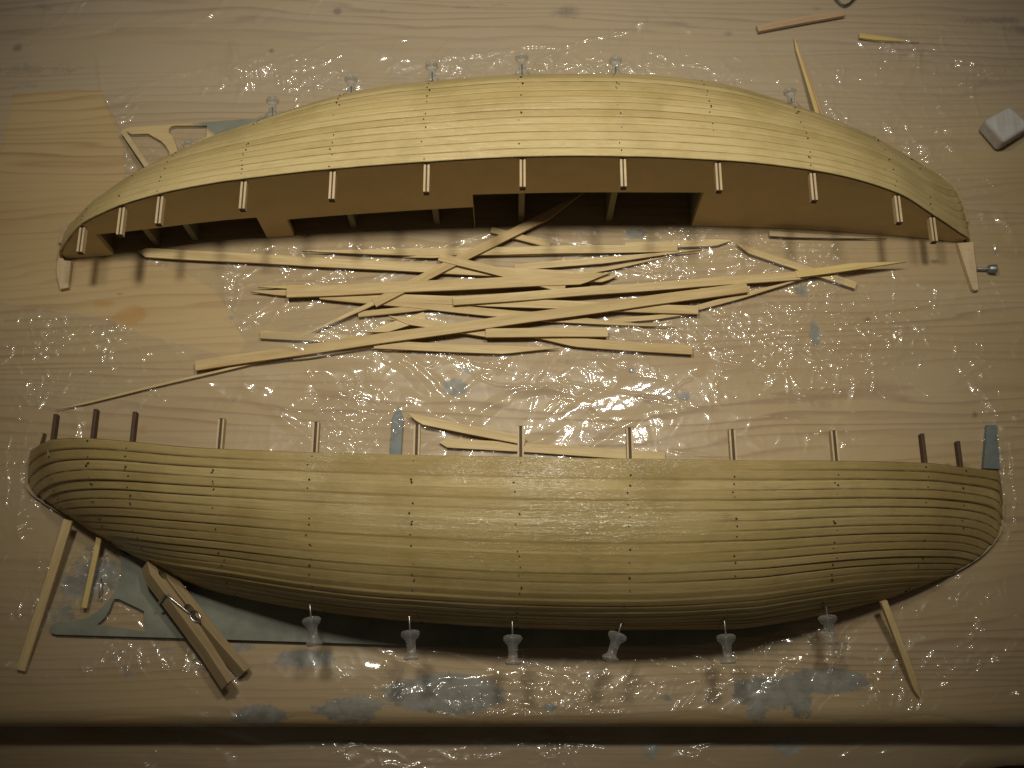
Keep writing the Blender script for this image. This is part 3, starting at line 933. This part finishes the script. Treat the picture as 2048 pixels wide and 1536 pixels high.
# named creases: thin raised folds (polyline, half width px, height mm)
mask_view = ((np.abs(FX) < .30) & (FY < .24)).astype(float)
CREASE = [([(195, 110), (214, 225), (248, 298), (258, 360)], 6, 1.0), ([(205, 190), (235, 240), (262, 300)], 4, .9), ([(1560, 612), (1700, 606), (1870, 606)], 3.0, .9), ([(1580, 628), (1700, 622), (1860, 614)], 3.0, .9), ([(1610, 632), (1690, 640), (1800, 648)], 4.0, 1.2), ([(1600, 655), (1700, 650), (1720, 640)], 3.0, .8),
          ([(603, 712), (612, 745), (640, 780), (664, 800)], 2.6, 1.0), ([(664, 803), (642, 812), (648, 826), (672, 820)], 2.2, .8), ([(640, 818), (670, 850), (700, 860)], 2.2, .7), ([(655, 690), (668, 716), (680, 725)], 2.2, .8),
          ([(1120, 760), (1170, 775), (1260, 785), (1340, 805)], 3.0, .9), ([(1180, 820), (1230, 850)], 3.0, .9), ([(1340, 900), (1440, 918)], 3, .9), ([(950, 755), (1000, 770), (1120, 775)], 3, .8),
          ([(600, 118), (670, 120)], 3.2, .9), ([(560, 152), (640, 132), (680, 115)], 3.2, .8), ([(880, 122), (960, 112), (1060, 92), (1120, 100), (1160, 82), (1270, 62)], 4, 1.0), ([(1290, 40), (1285, 90), (1288, 140)], 3.5, .9), ([(1350, 50), (1358, 120)], 3.5, .7), ([(1060, 135), (1180, 132), (1400, 130), (1440, 150)], 3.5, 1.0),
          ([(1190, 665), (1280, 690), (1300, 700)], 2.5, .8), ([(1480, 640), (1500, 690), (1530, 715)], 2.5, .9), ([(1400, 660), (1420, 690), (1405, 710)], 2.5, .9), ([(1700, 560), (1740, 577), (1762, 562)], 2.5, .9), ([(1100, 475), (1160, 487)], 2.5, .8), ([(470, 490), (510, 500)], 2.5, .8),
          ([(2000, 900), (2005, 960), (2010, 1060)], 3.5, 1.1), ([(2022, 890), (2030, 1000), (2030, 1060)], 3.5, 1.1), ([(1415, 1345), (1390, 1390), (1370, 1420)], 3.5, .9), ([(1690, 1290), (1675, 1325), (1655, 1350)], 3.2, 1.1), ([(885, 1425), (930, 1445), (950, 1452), (970, 1430), (1040, 1420)], 3, 1.0), ([(960, 1440), (1020, 1432), (1250, 1425)], 3, .8),
          ([(1040, 1400), (1120, 1395)], 3, .8), ([(985, 1385), (1020, 1410)], 3, 1.0), ([(160, 780), (220, 790)], 2.5, .6), ([(280, 770), (330, 800)], 2.5, .6), ([(1180, 1405), (1220, 1385)], 3, .9), ([(12, 900), (16, 960), (14, 1010)], 3, .9), ([(215, 1180), (205, 1200)], 2.2, .8), ([(255, 1290), (300, 1330)], 2.5, .7), ([(700, 1450), (760, 1462), (860, 1490)], 3, .8),
          ([(880, 1425), (970, 1452)], 3, .8), ([(1440, 720), (1520, 740), (1700, 745)], 3, .8), ([(1060, 470), (1130, 490)], 2.4, .7), ([(1280, 525), (1320, 545)], 2.4, .7), ([(560, 620), (600, 612)], 2.4, .7), ([(1520, 790), (1600, 800), (1680, 790)], 3, .6), ([(60, 660), (110, 670)], 2.5, .6), ([(175, 680), (155, 705)], 3.0, 1.1), ([(60, 640), (70, 690)], 3, .8),
          ([(75, 860), (110, 920)], 2.5, .5), ([(2035, 430), (1990, 480)], 3, .7), ([(1760, 95), (1830, 80), (1870, 78)], 3.2, .9), ([(1770, 125), (1850, 90)], 3.2, .9)]
for pts, w, hh in CREASE:
    c0 = [P(u, v, .001)[:2] for u, v in pts]; k = pxm(*pts[0])
    wb = w * k * 1.35
    bx0 = min(c[0] for c in c0) - .01; bx1 = max(c[0] for c in c0) + .01; by0 = min(c[1] for c in c0) - .01; by1 = max(c[1] for c in c0) + .01
    sx = slice(np.searchsorted(fx, bx0), np.searchsorted(fx, bx1)); sy_ = slice(np.searchsorted(fy, by0), np.searchsorted(fy, by1))
    lx, ly = FX[sx, sy_], FY[sx, sy_]
    if lx.size == 0: continue
    px_ = lx + .0012 * perlin(lx * 130, ly * 130, 44); py_ = ly + .0012 * perlin(lx * 130, ly * 130, 45)
    best = np.full(lx.shape, 9.0)
    for (ax, ay), (bx, by) in zip(c0[:-1], c0[1:]):
        dx, dy = bx - ax, by - ay; L2 = dx * dx + dy * dy
        t = np.clip(((px_ - ax) * dx + (py_ - ay) * dy) / L2, 0, 1)
        best = np.minimum(best, np.hypot(px_ - ax - t * dx, py_ - ay - t * dy))
    am = hh * .0013 * np.clip(.75 + .55 * perlin(lx * 90, ly * 90, 46) + .45 * perlin(lx * 340, ly * 340, 47), .1, 1.4)
    FZ[sx, sy_] += am * np.clip(1 - best / wb, 0, 1)
# many short curled creases where the sheet is crumpled
CREASE_R = np.random.default_rng(77)
prob = np.clip(cr - .12, 0, None) ** 1.3 * (1 - foot) * mask_view
pf = (prob / prob.sum()).ravel()
pick = CREASE_R.choice(pf.size, 1450, p=pf)
for ci, pi in enumerate(pick):
    ix, iy = divmod(int(pi), FX.shape[1])
    x0_, y0_ = fx[ix], fy[iy]
    ang = CREASE_R.uniform(0, math.pi * 2); kap = CREASE_R.normal(0, 70); Ls = CREASE_R.gamma(2.0, .0045) * (1.8 if ci % 14 == 0 else 1) + .002
    nseg = 7; pts = [(x0_, y0_)]
    for _ in range(nseg):
        ang += kap * Ls / nseg + CREASE_R.normal(0, .16)
        pts.append((pts[-1][0] + math.cos(ang) * Ls / nseg, pts[-1][1] + math.sin(ang) * Ls / nseg))
    wb = CREASE_R.uniform(.0007, .0016); am = CREASE_R.uniform(.22, .62) * wb * min(1.0, .45 + cr[ix, iy])
    if ci % 14 == 0:
        wb = CREASE_R.uniform(.0028, .005); am = CREASE_R.uniform(.12, .34) * wb
    pa = np.array(pts)
    sx = slice(np.searchsorted(fx, pa[:, 0].min() - wb), np.searchsorted(fx, pa[:, 0].max() + wb) + 1)
    sy_ = slice(np.searchsorted(fy, pa[:, 1].min() - wb), np.searchsorted(fy, pa[:, 1].max() + wb) + 1)
    lx, ly = FX[sx, sy_], FY[sx, sy_]
    best = np.full(lx.shape, 9.0)
    for (ax, ay), (bx, by) in zip(pts[:-1], pts[1:]):
        dx, dy = bx - ax, by - ay; L2 = dx * dx + dy * dy
        t = np.clip(((lx - ax) * dx + (ly - ay) * dy) / L2, 0, 1)
        best = np.minimum(best, np.hypot(lx - ax - t * dx, ly - ay - t * dy))
    FZ[sx, sy_] += am * np.clip(1 - best / wb, 0, 1)
# long soft folds over the whole sheet
FOLD = np.random.default_rng(5)
pf = ((cr + .32) * (1 - foot) * mask_view); pf = (pf / pf.sum()).ravel()
for pi in FOLD.choice(pf.size, 270, p=pf):
    ix, iy = divmod(int(pi), FX.shape[1])
    ang = FOLD.normal(.05, .5) + (math.pi if FOLD.random() < .5 else 0); kap = FOLD.normal(0, 14); Ls = FOLD.uniform(.02, .075)
    pts = [(fx[ix], fy[iy])]
    for _ in range(9):
        ang += kap * Ls / 9 + FOLD.normal(0, .07)
        pts.append((pts[-1][0] + math.cos(ang) * Ls / 9, pts[-1][1] + math.sin(ang) * Ls / 9))
    wb = FOLD.uniform(.0014, .0048); am = FOLD.uniform(.18, .42) * wb
    pa = np.array(pts)
    sx = slice(np.searchsorted(fx, pa[:, 0].min() - wb), np.searchsorted(fx, pa[:, 0].max() + wb) + 1)
    sy_ = slice(np.searchsorted(fy, pa[:, 1].min() - wb), np.searchsorted(fy, pa[:, 1].max() + wb) + 1)
    lx, ly = FX[sx, sy_], FY[sx, sy_]
    if lx.size == 0: continue
    px_ = lx + .0010 * perlin(lx * 160, ly * 160, 44); py_ = ly + .0010 * perlin(lx * 160, ly * 160, 45)
    best = np.full(lx.shape, 9.0); par = np.zeros(lx.shape)
    for si, ((ax, ay), (bx, by)) in enumerate(zip(pts[:-1], pts[1:])):
        dx, dy = bx - ax, by - ay; L2 = dx * dx + dy * dy
        t = np.clip(((px_ - ax) * dx + (py_ - ay) * dy) / L2, 0, 1)
        dd = np.hypot(px_ - ax - t * dx, py_ - ay - t * dy)
        par = np.where(dd < best, (si + t) / 9, par); best = np.minimum(best, dd)
    FZ[sx, sy_] += am * np.clip(1 - best / wb, 0, 1) ** 1.3 * np.sin(np.pi * np.clip(par, .03, .97)) ** .6 * np.clip(.8 + .5 * perlin(lx * 120, ly * 120, 48), .2, 1.3)
FZ = FZ * (1 - foot) + .0004 * foot
pile = np.exp(-((FX + .005) / .13) ** 4 - ((FY - .043) / .026) ** 4)
FZ = FZ * (1 - .45 * pile)
# lifted over the strips that lie under the sheet
for u, v, ru, rv, hh in ((600, 690, 90, 34, .0052), (660, 650, 60, 26, .004), (690, 720, 50, 16, .003), (820, 860, 60, 30, .004)):
    c = P(u, v, 0); k = pxm(u, v)
    FZ += hh * np.exp(-(((FX - c[0]) / (ru * k)) ** 2 + ((FY - c[1]) / (rv * k)) ** 2))
# draped down over the table edge to the lower board
drop = sstep(EDGE_Y + .0012, EDGE_Y - .0135, FY + .0025 * perlin(FX * 22, FY * 4, 52)) ** .8
FZ = FZ + drop * (LOWZ + .0006) * 1.0
FZ += .002 * drop * np.clip(perlin(FX * 25, FY * 40, 51), 0, 1) + .007 * (4 * drop * (1 - drop)) * np.clip(.35 + perlin(FX * 30 + 3 * FY * 30, FY * 30, 53), 0, 1.2)
# outline: bare wood patches on the left
jx = FX + .0006 * perlin(FX * 70, FY * 70, 60); jy = FY + .0006 * perlin(FX * 70, FY * 70, 61)
bare1 = img_poly([(30, 190), (120, 186), (203, 184), (216, 220), (235, 260), (246, 290), (252, 360), (268, 395), (240, 470), (130, 520), (140, 532), (216, 517), (300, 530), (372, 547), (420, 575), (455, 615), (470, 650), (492, 684),
                  (470, 715), (380, 690), (290, 668), (230, 640), (150, 625), (60, 615), (-30, 590), (-60, 560), (-60, 420), (-10, 350), (8, 290)], .0)
mask = ~in_poly(jx, jy, bare1)
edge_r = (np.abs(FX) < .325 + .006 * perlin(FX * 20, FY * 20, 62)) & (FY < .252 + .006 * perlin(FX * 20, FY * 20, 63)) & (FY > -.226)
# past the board's rounded corner the sheet hangs free: cut it
cut_y = np.interp(FX, [p[0] for p in ptsb[1:-1]], [p[1] for p in ptsb[1:-1]])
edge_r &= FY > cut_y + .001
mask &= edge_r
me, used = grid_mesh('plastic_film', np.stack([FX.ravel(), FY.ravel(), FZ.ravel()], 1), len(fx), len(fy), mask)
veil = .042 + .115 * sstep(.11, .17, FY + .01 * perlin(FX * 9, FY * 9, 70)) + .05 * cr + .06 * np.clip(perlin(FX * 12, FY * 40, 71), 0, 1) + .45 * drop * (1 - drop) * np.clip(.45 + perlin(FX * 40, FY * 40, 72), 0, 1)
add_attr(me, 'crumple', cr.ravel()[used]); add_attr(me, 'veil', (veil * .8).ravel()[used])
film = mesh_obj('plastic_film', me, M_film)
put(film, 'crumpled sheet of clear plastic film spread over the pine tabletop', 'plastic sheet')

# ------------------------------------------------------------------ wooden strips


def strip(label, u1, v1, u2, v2, w, z1, z2, e1=None, e2=None, mat=None, th=.0014, bend=0.0, group='offcut strips in the pile', name='wood_strip', cat='wood strip'):
    """centre line from (u1,v1) to (u2,v2); w pixels; z = top height at either end; e = (taper px, side)"""
    z1 += .0006; z2 += .0006
    a = Vector(P(u1, v1, z1)); c = Vector(P(u2, v2, z2))
    mid = (a + c) / 2; d = c - a; L = d.length
    k = pxm((u1 + u2) / 2, (v1 + v2) / 2, (z1 + z2) / 2)
    W = w * k
    n = max(14, int(L / .004))
    ss = np.linspace(-L / 2, L / 2, n + 1)
    extra = []
    t1 = (e1[0] * k if e1 else 0); t2 = (e2[0] * k if e2 else 0)
    rr = random.Random(int(u1 * 7 + v1 * 13))
    bm = bmesh.new(); prev = None
    ph = rr.uniform(0, 6)
    for i, s in enumerate(ss):
        lo, hi = -W / 2, W / 2
        wob = .00012 * math.sin(s * 90 + ph)
        for tl, e, dist in ((t1, e1, s + L / 2), (t2, e2, L / 2 - s)):
            if e and dist < tl:
                f = max(dist / tl, .03); side = e[1]
                full = W * f; c0 = side * (W / 2 - full / 2)
                lo = max(lo, c0 - full / 2); hi = min(hi, c0 + full / 2)
                if lo >= hi: lo, hi = c0 - .0001, c0 + .0001
        zb = bend * (1 - (2 * s / L) ** 2)
        yb = wob
        cur = [bm.verts.new((s, lo + yb, zb - th)), bm.verts.new((s, hi + yb, zb - th)), bm.verts.new((s, hi + yb, zb)), bm.verts.new((s, lo + yb, zb))]
        if prev:
            for j in range(4):
                bm.faces.new((prev[j], prev[(j + 1) % 4], cur[(j + 1) % 4], cur[j]))
        else: bm.faces.new(cur[::-1])
        prev = cur
    bm.faces.new(prev)
    o = from_bm(name, bm, mat or M_strip)
    bv = o.modifiers.new('edge', 'BEVEL'); bv.width = .00012; bv.segments = 1; bv.limit_method = 'ANGLE'
    x = d.normalized(); y = Vector((0, 0, 1)).cross(x).normalized(); z = x.cross(y)
    o.matrix_world = Matrix(((x.x, y.x, z.x, mid.x), (x.y, y.y, z.y, mid.y), (x.z, y.z, z.z, mid.z), (0, 0, 0, 1)))
    put(o, label, cat, group)
    return o


mm = .001
G = 'offcut strips in the pile'
strip('long straight strip running diagonally over the pile, square end at lower left', 390, 731, 1495, 574, 21, 4.2 * mm, 6.0 * mm, None, None, bend=.0012)
strip('strip crossing the pile from lower left up into the dark deck opening', 748, 606, 1172, 392, 18, 5.2 * mm, 4.0 * mm, None, (90, 1), bend=.001)
strip('thin splintered tail hanging off the strip that enters the deck opening', 584, 682, 752, 603, 9, 2.5 * mm, 4.6 * mm, (150, 0), None, th=.0010)
strip('long strip below the far hull, blunt left end in its shadow', 276, 504, 1235, 556, 20, 3.2 * mm, 3.6 * mm, (10, .2), (26, .6))
strip('farthest long strip of the pile, square right end, thin left tip', 603, 508, 1355, 495, 17, 3.0 * mm, 4.0 * mm, (230, .8), None)
strip('short strip end poking right from under the farthest long strip', 1250, 491, 1466, 484, 15, 2.4 * mm, 2.4 * mm, None, (36, .6))
strip('thin sliver with a stepped tip left of the crossing strips', 808, 517, 905, 508, 9, 3.0 * mm, 3.2 * mm, (60, .5), None, th=.0009)
strip('short strip slanting down across the top of the pile', 878, 513, 1130, 577, 17, 6.4 * mm, 5.2 * mm)
strip('widest strip on top of the pile, broad square left end', 573, 584, 1222, 555, 23, 5.4 * mm, 6.2 * mm, None, (60, 1))
strip('strip with chipped left end lying just right of the middle, below the widest one', 906, 602, 1600, 550, 18, 5.8 * mm, 5.0 * mm, None, None)
strip('yellow pointed strip tip raised at the right end of the pile', 1592, 548, 1812, 518, 15, 5.6 * mm, 7.6 * mm, None, (110, -.8), mat=M_strip_y)
strip('very long thin edge-on sliver at the lower left of the pile', 110, 820, 600, 703, 4.5, 1.9 * mm, 2.2 * mm, (60, 0), (40, 0), th=.0010)
strip('strip end mostly covered by film at the left of the pile', 520, 668, 790, 682, 17, 2.6 * mm, 2.6 * mm)
strip('short strip under film beneath the long diagonal one', 585, 714, 805, 676, 16, 2.2 * mm, 2.4 * mm, (40, -.6), None)
strip('low strip behind the splintered tail, small square left end', 716, 629, 1010, 596, 12, 2.6 * mm, 3.2 * mm)
strip('short strip with square right end, rising from the long diagonal', 735, 668, 850, 632, 18, 3.2 * mm, 4.2 * mm, (40, .5), None)
strip('notched strip tip crossing under the long diagonal', 776, 636, 985, 668, 15, 4.6 * mm, 3.6 * mm, (40, .7), None)
strip('short block-ended strip lying on the near side of the pile', 971, 665, 1216, 664, 19, 5.4 * mm, 5.4 * mm)
strip('strip with square right end, lowest right of the pile', 1060, 679, 1385, 700, 19, 3.0 * mm, 3.4 * mm, (90, .7), None)
strip('strip with pointed right tip along the near edge of the pile', 748, 689, 1118, 704, 17, 3.6 * mm, 2.6 * mm, None, (110, 1))
strip('small broken bit under the near strip with pointed tip', 742, 699, 905, 694, 8, 1.9 * mm, 1.9 * mm, (30, .5), (80, .8), th=.0010)
strip('thin strip ending in a point right of the block-ended strip', 640, 590, 1352, 661, 16, 3.6 * mm, 2.2 * mm, None, (240, .9))
strip('strip under the pile with square right end over crumpled film', 680, 592, 1397, 620, 18, 3.2 * mm, 4.2 * mm, None, None)
strip('short strip slanting up behind the square right ends', 1218, 641, 1398, 628, 10, 2.2 * mm, 2.4 * mm, (30, 0), (90, .5))
strip('thin tapering strip sticking out right toward the painted spot', 1380, 619, 1620, 556, 11, 2.4 * mm, 3.4 * mm, None, (150, .6))
strip('short end of a strip under the right end of the long diagonal', 1400, 572, 1500, 578, 13, 3.2 * mm, 3.0 * mm)
strip('hair thin strip just below the farthest long strip', 955, 509, 1250, 504, 6, 2.2 * mm, 2.2 * mm, (40, 0), (60, 0), th=.0009)
strip('tapered strip pointing right below the farthest long strip', 1030, 535, 1405, 503, 14, 3.2 * mm, 3.4 * mm, None, (200, .6))
strip('very thin split strip below the tapered one', 1170, 545, 1340, 512, 8, 2.4 * mm, 2.6 * mm, None, (110, 0), th=.0010)
strip('strip slanting down right of the pile and under the yellow tip', 1470, 490, 1712, 571, 15, 2.8 * mm, 3.0 * mm, (30, .6), None)
strip('round thin strip lying along the foot of the far hull', 1539, 467, 1775, 481, 11, 3.0 * mm, 2.2 * mm, None, (200, .8), mat=M_strip_old, group='single strips around the table')
strip('short strip poking out from below the strip at the deck opening', 982, 459, 1100, 490, 13, 2.6 * mm, 2.6 * mm)
strip('darker splintered strip end left of the widest strip', 500, 584, 780, 590, 12, 2.6 * mm, 2.8 * mm, (60, .3), None)
strip('thin dark splinter left of the widest strip, under it', 515, 574, 640, 573, 7, 2.4 * mm, 2.6 * mm, (60, 0), None, mat=M_strip_y, th=.0010)
S1 = 'single strips around the table'
strip('upper of two yellowish strips behind the near hull, square right end', 814, 834, 1050, 881, 18, 4.6 * mm, 4.4 * mm, (26, .9), None, group=S1)
strip('lower of two strips behind the near hull, running under it', 878, 884, 1330, 913, 19, 2.6 * mm, 2.2 * mm, (14, 0), None, group=S1)
strip('grey blue painted strip standing out behind the near hull', 797, 812, 790, 912, 22, 2.4 * mm, 2.4 * mm, (22, 0), None, mat=M_strip_blue, group=S1)
strip('thin twin strip left edge leaning on the far hull', 1588, 74, 1641, 243, 8, 2.0 * mm, 9.0 * mm, (30, 0), None, mat=M_strip_y, group=S1, th=.0012)
strip('thin reddish twin strip on the right leaning on the far hull', 1593, 80, 1650, 246, 5, 2.3 * mm, 10.0 * mm, (30, 0), None, mat=M_strip_red, group=S1, th=.0012)
strip('reddish square-ended stick at the far right', 1515, 56, 1688, 24, 15, 3.4 * mm, 3.4 * mm, mat=M_strip_red, group=S1, th=.0022)
strip('small yellow strip half under film near the reddish stick', 1719, 70, 1840, 88, 11, 2.6 * mm, 1.6 * mm, None, (90, .8), mat=M_strip_y, group=S1)
strip('pale strip leaning on the keel plate at the far left', 245, 260, 303, 347, 10, 5.0 * mm, 9.0 * mm, mat=M_ply, group=S1)
strip('pale strip standing out from under the near hull at lower left', 136, 1040, 41, 1341, 19, 11 * mm, 2.6 * mm, None, None, group=S1, th=.0018)
strip('thin pale strip at the hollow of the grey keel plate', 197, 1075, 168, 1216, 11, 9 * mm, 4.8 * mm, None, None, mat=M_strip_y, group=S1)
strip('narrow strip propped on the near hull at lower right', 1769, 1203, 1841, 1397, 13, 15 * mm, 2.0 * mm, None, (20, 0), group=S1, th=.0026)

# ------------------------------------------------------------------ push pins


def make_pin(label, tip, direction, group):
    root = empty('push_pin', tip)
    d = Vector(direction).normalized()
    root.rotation_mode = 'QUATERNION'
    root.rotation_quaternion = Vector((0, 0, 1)).rotation_difference(d)
    root.scale = (.9, .9, .92)
    put(root, label, 'push pin', group)
    return root


def pin_parts():
    bm = bmesh.new()
    lathe(bm, [(0, .0040), (.0026, .0040), (.0040, .0044), (.0046, .0052), (.0047, .0058), (.0043, .0068), (.0034, .0078), (.0026, .0086), (.0023, .0100), (.0022, .0120), (.0023, .0140), (.0026, .0150), (.0036, .0155), (.0039, .0161), (.0039, .0170), (.0036, .0175), (.0030, .0177), (0, .0177)], 32)
    head_ = from_bm('pin_body', bm, M_pin, None, True)
    bm = bmesh.new(); lathe(bm, [(0, -.004), (.0004, -.0025), (.00045, .0), (.00045, .012), (0, .012)], 10)
    nd = from_bm('pin_needle', bm, M_steel, None, True)
    return head_, nd


ph_, pn_ = pin_parts()
first = True
LOWP = [((622, 1232), (629, 1292), .030, 'clear push pin in the near hull, first from the left beside the clothes peg'), ((820, 1258), (824, 1320), .035, 'clear push pin in the near hull, second from the left'),
        ((1025, 1266), (1026, 1330), .037, 'clear push pin in the near hull, lowest and middle left'), ((1238, 1262), (1219, 1322), .037, 'tilted clear push pin in the near hull, middle right'),
        ((1451, 1264), (1457, 1328), .034, 'clear push pin in the near hull, second from the right'), ((1655, 1236), (1662, 1288), .024, 'foreshortened clear push pin in the near hull, first from the right')]
TOPP = [((545, 252), (545, 198), .020, 'clear push pin behind the far hull over the grey paint, fully in sight'), ((703, 205), (702, 156), .028, 'clear push pin behind the far hull, left of the crumpled sheet glints'),
        ((866, 172), (863, 128), .030, 'clear push pin peeking over the far hull, third from the left'), ((1045, 160), (1043, 112), .031, 'clear push pin peeking over the top of the far hull, middle one'),
        ((1232, 166), (1231, 118), .031, 'clear push pin peeking over the far hull, right of the middle one'), ((1586, 220), (1579, 180), .022, 'clear push pin behind the far hull, alone at its right end'),
        ((379, 318), (377, 285), .010, 'clear push pin low in the keel plate opening at the far left')]
for lst, grp in ((LOWP, 'push pins along the near hull'), (TOPP, 'push pins along the far hull')):
    for (ub, vb), (ut, vt), z, lab in lst:
        tail = Vector(P(ut, vt, z)); basep = Vector(P(ub, vb, z))
        dirn = (tail - basep).normalized()
        tip = tail - dirn * .0177 * .92
        r_ = make_pin(lab, tip, dirn, grp)
        if first:
            h_, n_ = ph_, pn_; first = False
        else:
            h_, n_ = ph_.copy(), pn_.copy(); COL.objects.link(h_); COL.objects.link(n_)
        h_.parent = r_; n_.parent = r_

# ------------------------------------------------------------------ clothes peg
jaw = Vector(P(297, 1126, .013)); tail = Vector(P(458, 1338, .0085))
root = empty('clothes_peg', jaw)
put(root, 'wooden clothes peg with wire spring clipped on the near hull at lower left', 'clothes peg')
ax = (tail - jaw).normalized()
up = Vector((0, 0, 1)); side = up.cross(ax).normalized(); up2 = ax.cross(side)
roll = Matrix.Rotation(math.radians(-44), 4, 'X')
Mx = Matrix(((ax.x, side.x, up2.x, 0), (ax.y, side.y, up2.y, 0), (ax.z, side.z, up2.z, 0), (0, 0, 0, 1))) @ roll @ Matrix.Diagonal((1, .86, .86, 1))
root.matrix_world = Matrix.Translation(jaw) @ Mx
hgt = .0042
pr_ = [(0, .0003), (0, .0028), (.006, .0058), (.030, .0062), (.050, .0066), (.0675, .0082), (.0675, .0036), (.040, .0009), (.0335, .0006), (.0320, .0022), (.0300, .0026), (.0280, .0022), (.0265, .0006), (.012, .0005), (.010, .0018), (.008, .0018), (.006, .0004)]
for sgn in (1, -1):
    bm = bmesh.new(); prism(bm, [(x, sgn * y) for x, y in pr_], -hgt, hgt)
    o = from_bm('peg_leg', bm, M_peg, root)
    bv = o.modifiers.new('edge', 'BEVEL'); bv.width = .0003; bv.segments = 2; bv.limit_method = 'ANGLE'
bm = bmesh.new()
hel = [(.0340 + .0029 * math.cos(t), .0029 * math.sin(t), -.0052 + .0104 * t / (2 * math.pi * 6)) for t in np.linspace(0, 2 * math.pi * 6, 140)]
tube(bm, hel, .00062, 8)
tube(bm, [(.0340 + .0029, 0, .0055), (.0300, -.0030, .0056), (.0230, -.0052, .0055), (.0190, -.0060, .0052), (.0183, -.0068, .0046), (.0183, -.0069, .0), (.0183, -.0069, -.0044)], .00062, 8)
tube(bm, [(.0340 - .0029, 0, -.0055), (.0280, .0030, -.0056), (.0230, .0052, -.0055), (.0200, .0058, -.0052), (.0193, .0068, -.0046), (.0193, .0069, 0), (.0193, .0069, .0040), (.0198, .0052, .0050)], .00062, 8)
from_bm('peg_spring', bm, M_steel, root, True)

# ------------------------------------------------------------------ small things
a = Vector(P(1953, 537, .003)); c = Vector(P(1994, 538, .003))
bm = bmesh.new(); lathe(bm, [(0, 0), (.0006, .0004), (.0006, .0056), (.0016, .0060), (.0021, .0066), (.0024, .0096), (.0024, .0099), (0, .0101)], 20)
o = from_bm('tack', bm, M_iron, None, True)
o.location = a; o.rotation_mode = 'QUATERNION'; o.rotation_quaternion = Vector((0, 0, 1)).rotation_difference(c - a)
put(o, 'small grey metal tack beside the right end of the far hull', 'tack')

# grey block
bm = bmesh.new()
blk = img_poly([(1968, 240), (2020, 212), (2062, 252), (2008, 286)], .011)
prism(bm, blk, .0, .011)
c0 = np.mean(np.array(blk), 0)
o = from_bm('wood_block', bm, M_block)
bv = o.modifiers.new('edge', 'BEVEL'); bv.width = .0022; bv.segments = 4
o.data.transform(Matrix.Translation((-c0[0], -c0[1], 0))); o.location = (c0[0], c0[1], .001)
put(o, 'small grey weathered wood block at the right edge', 'wood block')

# bent wire
bm = bmesh.new()
tube(bm, [P(u, v, z) for u, v, z in ((1652, -40, .003), (1664, -16, .003), (1672, -2, .003), (1682, 8, .003), (1690, 11, .003), (1699, 7, .003), (1712, -6, .003), (1730, -30, .003))], .0006, 8)
put(from_bm('bent_wire', bm, M_wire, None, True), 'bent dark wire at the far edge above the reddish stick', 'wire')

# a stray bit of staple-like wire on the grey plate
bm = bmesh.new()
tube(bm, [P(203, 1158, .004), P(202, 1170, .0045), P(200, 1190, .0045), P(199, 1196, .004)], .00035, 8)
put(from_bm('metal_staple', bm, M_steel, None, True), 'tiny bright wire staple beside the thin strip at the grey keel plate', 'staple')

# ------------------------------------------------------------------ light: a twin bench lamp above the far side, out of frame
w = bpy.data.worlds.new('World'); SC.world = w; w.use_nodes = True
bg = w.node_tree.nodes['Background']; bg.inputs[0].default_value = (1.0, .86, .66, 1); bg.inputs[1].default_value = .045


def lamp(x, y, z, tx, ty, power, size):
    l = bpy.data.lights.new('bench_lamp', 'SPOT'); l.energy = power; l.color = (1.0, .95, .815)
    l.spot_size = math.radians(72); l.spot_blend = 1.0; l.shadow_soft_size = size
    o = bpy.data.objects.new('bench_lamp', l); COL.objects.link(o); o.location = (x, y, z)
    o.rotation_euler = (Vector((tx, ty, 0)) - Vector((x, y, z))).to_track_quat('-Z', 'Y').to_euler()


lamp(-.105, .103, .57, -.045, .085, 6.2, .027)
lamp(.105, .103, .57, .05, .085, 6.2, .027)

# ------------------------------------------------------------------ camera and render
cd = bpy.data.cameras.new('Camera'); cd.sensor_width = 36; cd.lens = FPX / 2048 * 36; cd.clip_start = .01; cd.clip_end = 20
cam = bpy.data.objects.new('Camera', cd); COL.objects.link(cam); cam.location = CAM; cam.rotation_euler = (TH, 0, 0)
SC.camera = cam
SC.view_settings.view_transform = 'Standard'; SC.view_settings.look = 'None'; SC.view_settings.exposure = 0; SC.view_settings.gamma = 1
SC.cycles.use_denoising = True
SC.cycles.caustics_reflective = False; SC.cycles.caustics_refractive = False
SC.cycles.transparent_max_bounces = 12; SC.cycles.max_bounces = 8
